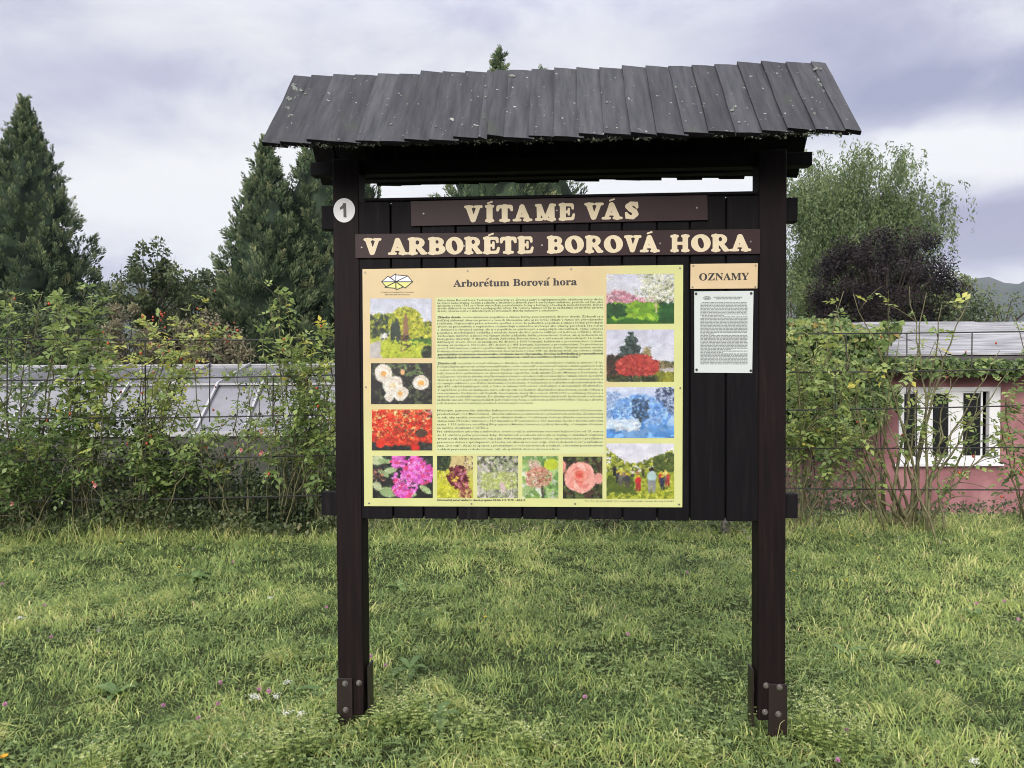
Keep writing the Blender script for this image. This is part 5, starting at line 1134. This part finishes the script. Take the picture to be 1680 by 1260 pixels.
rose_bush('rose bush with yellowing leaves and red hips over the top wire', 215, 53, [(262, 520, .3), (290, 512, .4), (330, 522, .6), (245, 530, .3), (310, 545, .6), (352, 530, .8), (175, 600, .3)] + fan(q, 0, 5, 220, 370, 530, 600), .95, .66, 60)
rose_bush('open rose bush with a bare curved cane before the greenhouse', 372, 54, [(318, 575, -.3), (392, 590, .4), (340, 700, .8), (428, 640, .5), (410, 560, .3), (270, 640, .6)] + fan(q, 0, 4, 250, 430, 680, 780), .55, .46, 8, [(430, 707)])
rose_bush('rose bush with a tall yellow-tinged shoot beside the numbered post', 468, 55, [(455, 470, .2), (470, 478, .3), (440, 505, .4), (430, 560, .5), (500, 540, .6), (540, 530, .5), (545, 600, .7), (520, 570, .3)] + fan(q, 0, 6, 410, 560, 520, 740), .95, .52, 20, [(430, 742)])
rose_bush('rose bush whose leaning canes meet the left post', 515, 56, [(548, 640, .2), (535, 620, .1), (556, 690, .3), (490, 640, .3)] + fan(q, 0, 5, 470, 570, 590, 760), .9, .42, 6)
rose_bush('low rose bush tangled along the second wire left of centre', 270, 57, fan(q, 0, 10, 200, 330, 680, 790), 1.0, .33, 0, [(396, 738)])
rose_bush('low dense rose bush under the lower wires at far left', 75, 58, fan(q, 0, 12, -30, 160, 690, 800), 1.1, .30)
# right of the board
rose_bush('big fountain-shaped rose bush with many bare canes before the pink house', 1492, 61,
          [(1335, 520, .1), (1372, 500, .1), (1400, 482, .2), (1318, 600, .2), (1350, 640, .0), (1440, 560, .1), (1460, 500, .1), (1475, 560, 0), (1492, 470, .1), (1520, 480, .2), (1545, 500, .1), (1590, 490, .3), (1640, 575, .0), (1655, 610, .0), (1610, 640, .1), (1668, 700, .1), (1560, 620, .1), (1505, 640, .1), (1330, 690, .3), (1306, 560, .4), (1430, 640, 0), (1412, 590, .1), (1540, 700, -.2), (1600, 740, -.2), (1370, 720, -.2), (1400, 700, -.1)], .42, .55, 14, (), .17, 7.35)
rose_bush('rose bush at the right edge with arching cane over the house wall', 1700, 62, [(1664, 520, .3), (1676, 580, .4), (1640, 690, .5), (1690, 500, .4), (1720, 560, .4), (1648, 640, .6)] + fan(q, 0, 4, 1650, 1740, 560, 700), .9, .46, 6)
rose_bush('leafy light green rose bush hard against the right post', 1322, 63, [(1384, 478, .2), (1370, 520, .3), (1300, 520, .2), (1340, 560, .3), (1310, 600, .4), (1395, 560, .4)] + fan(q, 0, 8, 1285, 1410, 540, 740), 1.15, .52, 4)
# hidden half behind the planks, showing below them
rose_bush('rose bush stems showing under the middle of the board', 760, 64, fan(q, 0, 6, 680, 840, 560, 760), .6, .4, canemat=M_DRYC)
rose_bush('rose bush stems showing under the right part of the board', 1010, 65, fan(q, 0, 6, 930, 1110, 560, 760), .6, .4, canemat=M_DRYC)

# ---------------------------------------------------------------- undergrowth at the foot of the trellis
M_UNDER = leafmat('undergrowth_leaves', [(0.012, 0.017, 0.009), (0.030, 0.044, 0.018), (0.060, 0.080, 0.032), (0.11, 0.12, 0.055), (0.17, 0.13, 0.085)], 0.35, 0.5, 0.35, 1.7)
rs = np.random.RandomState(71); parts = []
def under_mass(n, px0, px1, y0, y1, hmax, ls, tint):
    px = rs.uniform(px0, px1, n); Yq = rs.uniform(y0, y1, n); X = (px - 840) / FPX * Yq; hm = hmax * (0.15 + 1.2 * vnoise(X, Yq, 1.9, 91) ** 1.3); z = ground_z(X, Yq) + hm * rs.rand(n) ** 0.8
    D = unit(rs.normal(size=(n, 3)) * .7 + np.array([0, -.2, .1])); N = unit(rs.normal(size=(n, 3)) * .5 + np.array([0, -.5, 1])); L = ls * rs.uniform(.5, 1.3, n)
    parts.append(leaves(np.stack([X, Yq, z], 1), D, N, L, L * .55, tint + rs.normal(size=n) * .16 + .25 * (vnoise(X, z * 2 + Yq, 3, 92) - .5)))
under_mass(27000, -80, 600, 7.32, 8.3, 1.25, .055, .36); under_mass(3600, -90, 560, 7.12, 7.4, 0.40, .05, .46); under_mass(2500, 590, 1240, 7.1, 7.4, 0.22, .045, .45); under_mass(6000, 590, 1250, 7.4, 8.2, 0.75, .05, .36); under_mass(1500, 1270, 1760, 7.6, 8.4, 0.16, .045, .42)
under_mass(3500, 1270, 1440, 8.4, 9.6, 1.0, .05, .5); under_mass(8000, -100, 600, 8.4, 10.8, 2.2, .06, .36)
foliage('undergrowth', parts, M_UNDER).update_tag(); tag(bpy.data.objects['undergrowth'], 'dark tangled undergrowth of weeds along the foot of the rose trellis', 'undergrowth', kind='stuff')

# ---------------------------------------------------------------- meadow grass
M_GRASS = leafmat('meadow_grass', [(0.020, 0.033, 0.011), (0.060, 0.089, 0.029), (0.103, 0.145, 0.050), (0.168, 0.202, 0.062), (0.240, 0.260, 0.092), (0.29, 0.25, 0.13)], 0.45, 0.5, 0.3, 2.75)
def blades(X, Yq, Z, L, Wd, lean, tint, az=0.0, spread=6.283):
    """grass blades: base, bent middle, narrow tip (two quads each)"""
    n = len(X); a = az + (rs.rand(n) - .5) * spread; fd = np.stack([np.cos(a), np.sin(a), np.zeros(n)], 1); P = np.stack([X, Yq, Z - 0.005], 1); S = np.stack([-np.sin(a), np.cos(a), np.zeros(n)], 1)
    tw = rs.rand(n) * 6.283; S = np.stack([np.cos(tw), np.sin(tw), np.zeros(n)], 1)
    m = P + fd * (L * lean * .35)[:, None]; m[:, 2] += L * (.62 - .18 * lean); t = P + fd * (L * lean)[:, None]; t[:, 2] += L * (1.02 - .72 * lean)
    w = (Wd * .5)[:, None]
    V = np.stack([P - S * w, P + S * w, m + S * w * .8, m - S * w * .8, t + S * w * .12, t - S * w * .12], 1).reshape(-1, 3)
    k = np.arange(n)[:, None] * 6; F = np.concatenate([k + np.array([[0, 1, 2, 3]]), k + np.array([[3, 2, 4, 5]])], 1).reshape(-1, 4)
    return V, F, np.repeat(tint, 2)
def field_pts(n, y0=2.35, y1=8.6, extra=0.9, power=1.0):
    Yq = y0 + (y1 - y0) * rs.rand(n) ** power; X = (rs.rand(n) * 2 - 1) * (0.70 * Yq + extra); return X, Yq
rs = np.random.RandomState(81); parts = []
for n, lmin, lmax, wd, le, dt in ((150000, .025, .065, .0052, 1.05, -.02), (75000, .04, .10, .0056, 1.2, .04), (11000, .08, .16, .0046, 1.3, .08)):
    X, Yq = field_pts(n, power=1.15); p1 = vnoise(X, Yq, 1.1, 31); p2 = vnoise(X, Yq, 4.2, 32); p3 = vnoise(X, Yq, 0.5, 33); p4 = vnoise(X, Yq, 11.0, 34)
    L = (lmin + (lmax - lmin) * rs.rand(n)) * (0.45 + 0.55 * p2 + .45 * p4); tint = .40 + dt + .34 * (p1 - .5) + .34 * (p2 - .5) + .38 * (p4 - .5) + .2 * (p3 - .5) + rs.normal(size=n) * .20 + np.where(rs.rand(n) < .03, .35, 0)
    parts.append(blades(X, Yq, ground_z(X, Yq), L, wd * (1 + .10 * np.clip(Yq - 3, 0, 6)) * rs.uniform(.6, 1.4, n), le * rs.uniform(.35, 1.15, n), tint))
# tussocks with their own lean and colour, and the uncut rim below the trellis
for k in range(330):
    cx, cy = (v[0] for v in field_pts(1, power=1.3)); n = rs.randint(30, 110); sp = rs.uniform(.03, .08); X = cx + rs.normal(size=n) * sp; Yq = cy + rs.normal(size=n) * sp; L = rs.uniform(.05, .13, n); tb = rs.choice([.22, .3, .38, .45, .5, .62, .78])
    parts.append(blades(X, Yq, ground_z(X, Yq), L, np.full(n, .0048), rs.uniform(.6, 1.35, n), tb + rs.normal(size=n) * .1, rs.rand() * 6.283, 1.1))
n = 1700; px = np.where(rs.rand(n) < .7, rs.uniform(-60, 900, n), rs.uniform(1280, 1700, n)); Yq = 6.95 + rs.rand(n) * .5; X = (px - 840) / FPX * Yq; keep = vnoise(X, Yq, 2.6, 39) > .48; X, Yq = X[keep], Yq[keep]; n = len(X)
parts.append(blades(X, Yq, ground_z(X, Yq), rs.uniform(.05, .30, n), rs.uniform(.003, .006, n), rs.uniform(.4, 1.4, n), .82 + rs.normal(size=n) * .16))
n = 11000; px = rs.uniform(-120, 1800, n); Yq = 7.0 + rs.rand(n) ** 1.3 * 1.3; X = (px - 840) / FPX * Yq; L = rs.uniform(.08, .34, n) * (.25 + 1.1 * vnoise(X, Yq, 2.2, 35) ** 1.5) * np.where(px > 1290, .62, 1.0)
parts.append(blades(X, Yq, ground_z(X, Yq), L, rs.uniform(.004, .008, n), rs.uniform(.4, 1.25, n), .48 + rs.normal(size=n) * .22 + .5 * (vnoise(X, Yq, 1.4, 36) - .4)))
foliage('grass', parts, M_GRASS); tag(bpy.data.objects['grass'], 'rough meadow grass around the board', 'grass', kind='stuff')
# clover and small rosettes between the blades
M_CLOVER = leafmat('clover_leaves', [(0.035, 0.055, 0.020), (0.070, 0.100, 0.034), (0.12, 0.155, 0.055), (0.18, 0.205, 0.09)], 0.4, 0.5, 0.3, 2.5)
n = 42000; X, Yq = field_pts(n, power=1.1); keep = vnoise(X, Yq, 1.7, 37) + .25 * rs.rand(n) > .58; X, Yq = X[keep], Yq[keep]; n = len(X); a = rs.rand(n) * 6.283
P = np.stack([X, Yq, ground_z(X, Yq) + rs.uniform(.015, .06, n)], 1); parts = []; sz = rs.uniform(.008, .019, n); t0 = .45 + rs.normal(size=n) * .18
for k in range(3):
    b_ = a + k * 2.094; D = np.stack([np.cos(b_), np.sin(b_), .15 + 0 * b_], 1); parts.append(leaves(P, D, unit(np.array([0, 0, 1.]) + rs.normal(size=(n, 3)) * .35), sz, sz * .85, t0))
foliage('ground_cover', parts, M_CLOVER); tag(bpy.data.objects['ground_cover'], 'clover leaves and small weeds mixed into the meadow', 'clover', kind='stuff')

# ---------------------------------------------------------------- bedstraw clumps near the posts
M_BED = leafmat('bedstraw', [(0.06, 0.090, 0.024), (0.120, 0.160, 0.046), (0.20, 0.24, 0.075), (0.36, 0.38, 0.16)], 0.45, gain=2.2)
M_BEDF = leafmat('bedstraw_flowers', [(0.40, 0.42, 0.20), (0.58, 0.58, 0.36), (0.70, 0.69, 0.50)], 0.3)
def ground_at(px, py):                                # where a pixel's ray meets the meadow
    d = ray(px, py); t = -CAM.z / d.z; p = CAM + d * t; return p.x, p.y
def bedstraw(label, px, py, seed, r=.13, h=.22, stems=46):
    rs = np.random.RandomState(seed); x, y = ground_at(px, py); z = float(ground_z(x, y)); e = empty('bedstraw_plant', (x, y, z)); parts, fl, lines = [], [], []
    for k in range(stems):
        a = rs.rand() * 6.283; d = rs.rand() ** .6 * r; p0 = np.array([x + d * .4 * math.cos(a), y + d * .4 * math.sin(a), z]); hh = h * rs.uniform(.55, 1.1); p0[:2] += rs.normal(size=2) * r * .45; p2 = p0 + np.array([rs.normal() * .05, rs.normal() * .05, hh]); pts = np.array(bez(p0, p0 + np.array([rs.normal() * .03, rs.normal() * .03, hh * .6]), p2, 7)); lines.append((pts, .0016, .0008, 3))
        for s in np.linspace(.2, 1, 9):
            i = s * 6; j = min(int(i), 5); c0 = pts[j] * (1 - i + j) + pts[j + 1] * (i - j) + rs.normal(size=3) * np.array([.016, .016, .006]); m = 6; b_ = np.arange(m) * 1.047 + rs.rand(); D = np.stack([np.cos(b_), np.sin(b_), .25 + 0 * b_], 1); sz = .013 * (1.25 - .5 * s) * rs.uniform(.6, 1.3, m); parts.append(leaves(np.tile(c0, (m, 1)), D, np.tile([0, 0, 1.], (m, 1)), sz, sz * .36, np.full(m, .40 + .30 * s + rs.normal() * .16)))
            if s > .7 and rs.rand() < .4:
                m = 4; c1 = c0 + rs.normal(size=(m, 3)) * .011; sz = np.full(m, .0055); fl.append(leaves(c1, rand_dirs(rs, m), unit(np.array([0, -.5, 1.]) + rs.normal(size=(m, 3)) * .3), sz, sz, rs.rand(m)))
    tubes('stem', lines, M_BED, e)['kind'] = 'stuff'; foliage('foliage', parts, M_BED, e, 'stuff'); foliage('blossom', fl, M_BEDF, e, 'stuff')
    tag(e, label, 'plant', 'pale green bedstraw clumps')
for i, (l, px, py, r_, h_, st) in enumerate((
    ('pale bedstraw just right of the left post foot', 626, 1214, .045, .15, 16), ('lime green bedstraw clump to the right of the left post foot', 676, 1204, .09, .17, 32), ('bushy lime green bedstraw right of the right post foot', 1338, 1216, .15, .21, 56), ('cream-flowered bedstraw left of the left post', 500, 1250, .09, .13, 20),
    ('bedstraw at the bottom edge below the meadow flowers on the left', 440, 1268, .11, .15, 20), ('cream-topped bedstraw between the posts, nearer the left one', 785, 1226, .10, .15, 22), ('cream-topped bedstraw between the posts, middle', 852, 1250, .10, .15, 22), ('thin bedstraw just left of the right post foot', 1150, 1250, .10, .12, 14), ('bedstraw at the bottom edge under the right bracket', 1400, 1246, .12, .14, 20), ('bedstraw near the bottom left corner', 165, 1268, .12, .14, 18))):
    bedstraw(l, px, py, 100 + i, r_, h_, st)

# ---------------------------------------------------------------- broad-leaved weeds
M_DOCK = leafmat('dock_leaves', [(0.05, 0.09, 0.03), (0.09, 0.145, 0.045), (0.15, 0.21, 0.075)], 0.4, 0.4, 0.4, 1.7)
def weed(label, px, py, seed, n=7, L=.11):
    rs = np.random.RandomState(seed); x, y = ground_at(px, py); z = float(ground_z(x, y)); e = empty('broadleaf_weed', (x, y, z))
    for k in range(n):
        a = k * 6.283 / n + rs.normal() * .3; ll = L * rs.uniform(.7, 1.15); el = rs.uniform(.35, 1.0); V = []; F = []; m = 6; w = ll * .17
        for j in range(m + 1):
            s = j / m; c0 = Vector((math.cos(a) * ll * s * math.cos(el * .7), math.sin(a) * ll * s * math.cos(el * .7), .01 + ll * (math.sin(el) * s - .45 * s * s))); wd = w * math.sin(math.pi * min(1, s * .92 + .06)) ** .8; sd = Vector((-math.sin(a), math.cos(a), 0)) * wd
            V += [tuple(c0 + sd + Vector((0, 0, wd * .3))), tuple(c0), tuple(c0 - sd + Vector((0, 0, wd * .3)))]
        for j in range(m):
            q_ = j * 3; F += [(q_, q_ + 1, q_ + 4, q_ + 3), (q_ + 1, q_ + 2, q_ + 5, q_ + 4)]
        o = link('leaf', mesh_np('leaf', V, F, [.5 + rs.normal() * .15] * len(F), True), M_DOCK, e)
    tag(e, label, 'weed', 'broad-leaved weeds in the grass')
for i, a in enumerate((('broad-leaved weed with light leaves right of the left post', 672, 1100, 7, .15), ('broad flat dock leaf plant between the posts near the bottom', 716, 1190, 5, .17), ('broad-leaved weed in the left half of the meadow', 190, 1140, 7, .12), ('broad-leaved weed beside the left bracket', 530, 1140, 4, .14), ('leafy weed in the grass below the left rose bushes', 320, 952, 8, .16), ('broad-leaved weed tuft on the right side of the meadow', 1390, 1072, 8, .14), ('broad-leaved weed beneath the left end of the planks', 655, 960, 6, .13), ('weed rosette at far right of the meadow', 1600, 1010, 7, .13))):
    weed(a[0], a[1], a[2], 140 + i, a[3], a[4])

# ---------------------------------------------------------------- meadow flowers
M_STEM = flat('green_stem', (0.07, 0.11, 0.035), 0.6)
M_CLH = leafmat('clover_heads', [(0.42, 0.13, 0.28), (0.58, 0.28, 0.44), (0.70, 0.48, 0.58)], 0.3)
M_YAR = leafmat('white_heads', [(0.62, 0.62, 0.56), (0.76, 0.76, 0.72)], 0.2)
M_YEL = leafmat('yellow_heads', [(0.62, 0.46, 0.03), (0.75, 0.62, 0.06)], 0.2)
M_PUF = leafmat('seed_heads', [(0.36, 0.33, 0.27), (0.52, 0.50, 0.44)], 0.4)
M_ORA = leafmat('orange_heads', [(0.72, 0.30, 0.02), (0.80, 0.45, 0.04)], 0.2)
def flower(name, label, cat, px, py, kind, seed, hh=.10):
    """head seen at the given pixel; its stem stands in the meadow below"""
    rs = np.random.RandomState(seed); x, y = ground_at(px, py + 12); d = ray(px, py); y2 = y; p = CAM + d * (y2 / d.y); z0 = float(ground_z(p.x, y2)); top = max(p.z, z0 + .05)
    e = empty(name, (p.x, y2, z0)); c0 = np.array([p.x, y2, top])
    tubes('stem', [(bez((p.x + .012, y2, z0 - .01), (p.x + .01, y2, (z0 + top) / 2), c0, 5), .0014, .001, 4)], M_STEM, e)
    if kind == 'clover':
        n = 70; D = rand_dirs(rs, n); D[:, 2] = D[:, 2] * .7 + .25; foliage('flower_head', leaves(np.tile(c0, (n, 1)), D, rand_dirs(rs, n), rs.uniform(.009, .015, n), np.full(n, .0042), .35 + .4 * rs.rand(n)), M_CLH, e)
    elif kind == 'yarrow':
        n = 34; o = rs.normal(size=(n, 3)) * np.array([.011, .009, .004]); foliage('flower_head', leaves(c0 + o, rand_dirs(rs, n) * np.array([1, 1, .3]), np.tile([0, -.3, 1.], (n, 1)), np.full(n, .007), np.full(n, .007), rs.rand(n)), M_YAR, e)
    else:
        n = 34; a = np.arange(n) * 2.4; D = np.stack([np.cos(a), np.sin(a) - .25, .45 + .25 * rs.rand(n)], 1); r_ = {'yellow': .014, 'orange': .02, 'puff': .018}[kind]
        if kind == 'puff': D = rand_dirs(rs, n)
        foliage('flower_head', leaves(np.tile(c0, (n, 1)), D, np.tile([0, 0, 1.], (n, 1)), np.full(n, r_), np.full(n, .006), rs.rand(n)), {'yellow': M_YEL, 'orange': M_ORA, 'puff': M_PUF}[kind], e)
    tag(e, label, cat, {'clover': 'pink clover flowers', 'yarrow': 'white yarrow heads', 'yellow': 'yellow meadow flowers', 'orange': None, 'puff': 'pale seed heads'}[kind])
def side_of(px):
    return 'left of the left post' if px < 550 else 'between the two posts' if px < 1240 else 'right of the right post'
FL = {'clover': [(268, 1157), (8, 1156), (425, 1135), (358, 1158), (326, 1188), (84, 1048), (441, 1140), (362, 1122), (1388, 1202), (1374, 1253), (1602, 990), (1648, 986), (1671, 1016), (1538, 1086), (1128, 946), (632, 1097), (608, 1081), (73, 993), (4, 958), (382, 922), (535, 998), (1030, 1040), (960, 1150)],
      'yarrow': [(415, 1146), (421, 1150), (452, 1150), (470, 1183), (495, 1184), (470, 1124), (1598, 1256), (33, 1020), (445, 980)],
      'yellow': [(53, 923), (447, 907), (198, 893), (796, 1013), (1303, 942), (1389, 956), (1366, 872), (1397, 880), (1441, 918), (1407, 896), (1155, 900), (294, 931)],
      'puff': [(1222, 872), (1332, 861), (1228, 882), (1475, 884), (1543, 890), (1233, 913), (317, 900), (162, 1033)], 'orange': [(7, 1243)]}
WHAT = {'clover': ('clover_flower', 'pink clover flower', 'flower'), 'yarrow': ('yarrow_flower', 'white yarrow flower', 'flower'), 'yellow': ('yellow_flower', 'small yellow flower', 'flower'), 'puff': ('seed_head', 'pale round seed head', 'seed head'), 'orange': ('orange_flower', 'orange-yellow flower', 'flower')}
_n = 0
ORD = ('nearest', 'second nearest', 'third nearest', 'fourth nearest', 'fifth nearest', 'sixth nearest', 'seventh nearest', 'eighth nearest', 'ninth nearest', 'tenth nearest', 'eleventh nearest', 'twelfth nearest', 'thirteenth nearest', 'farthest')
for kind, pts in FL.items():
    nm, lb, ct = WHAT[kind]
    for s in ('left of the left post', 'between the two posts', 'right of the right post'):
        grp = sorted([q for q in pts if side_of(q[0]) == s], key=lambda q: -q[1])
        for r_, (px, py) in enumerate(grp):
            _n += 1
            lab = f'{lb} at the bottom left corner' if kind == 'orange' else f'only {lb} in the grass {s}' if len(grp) == 1 else f'{lb} {s}, {ORD[min(r_, 13)]} to the viewer'
            flower(nm, lab, ct, px, py, kind, 200 + _n)
# ================================================================== the air: faint even haze
b = MB(); b.box(-3500, 3500, -200, 2600, -4.0, 240.0)
hz = b.build('haze', None); tag(hz, 'thin even haze in the evening air', 'haze', kind='stuff')
m = bpy.data.materials.new('thin_haze'); m.use_nodes = True; t = m.node_tree; t.nodes.clear()
o = t.nodes.new('ShaderNodeOutputMaterial'); v = t.nodes.new('ShaderNodeVolumePrincipled')
v.inputs['Color'].default_value = (0.80, 0.86, 0.98, 1); v.inputs['Density'].default_value = 0.00026; v.inputs['Anisotropy'].default_value = 0.1
t.links.new(v.outputs[0], o.inputs['Volume']); hz.data.materials.clear(); hz.data.materials.append(m)
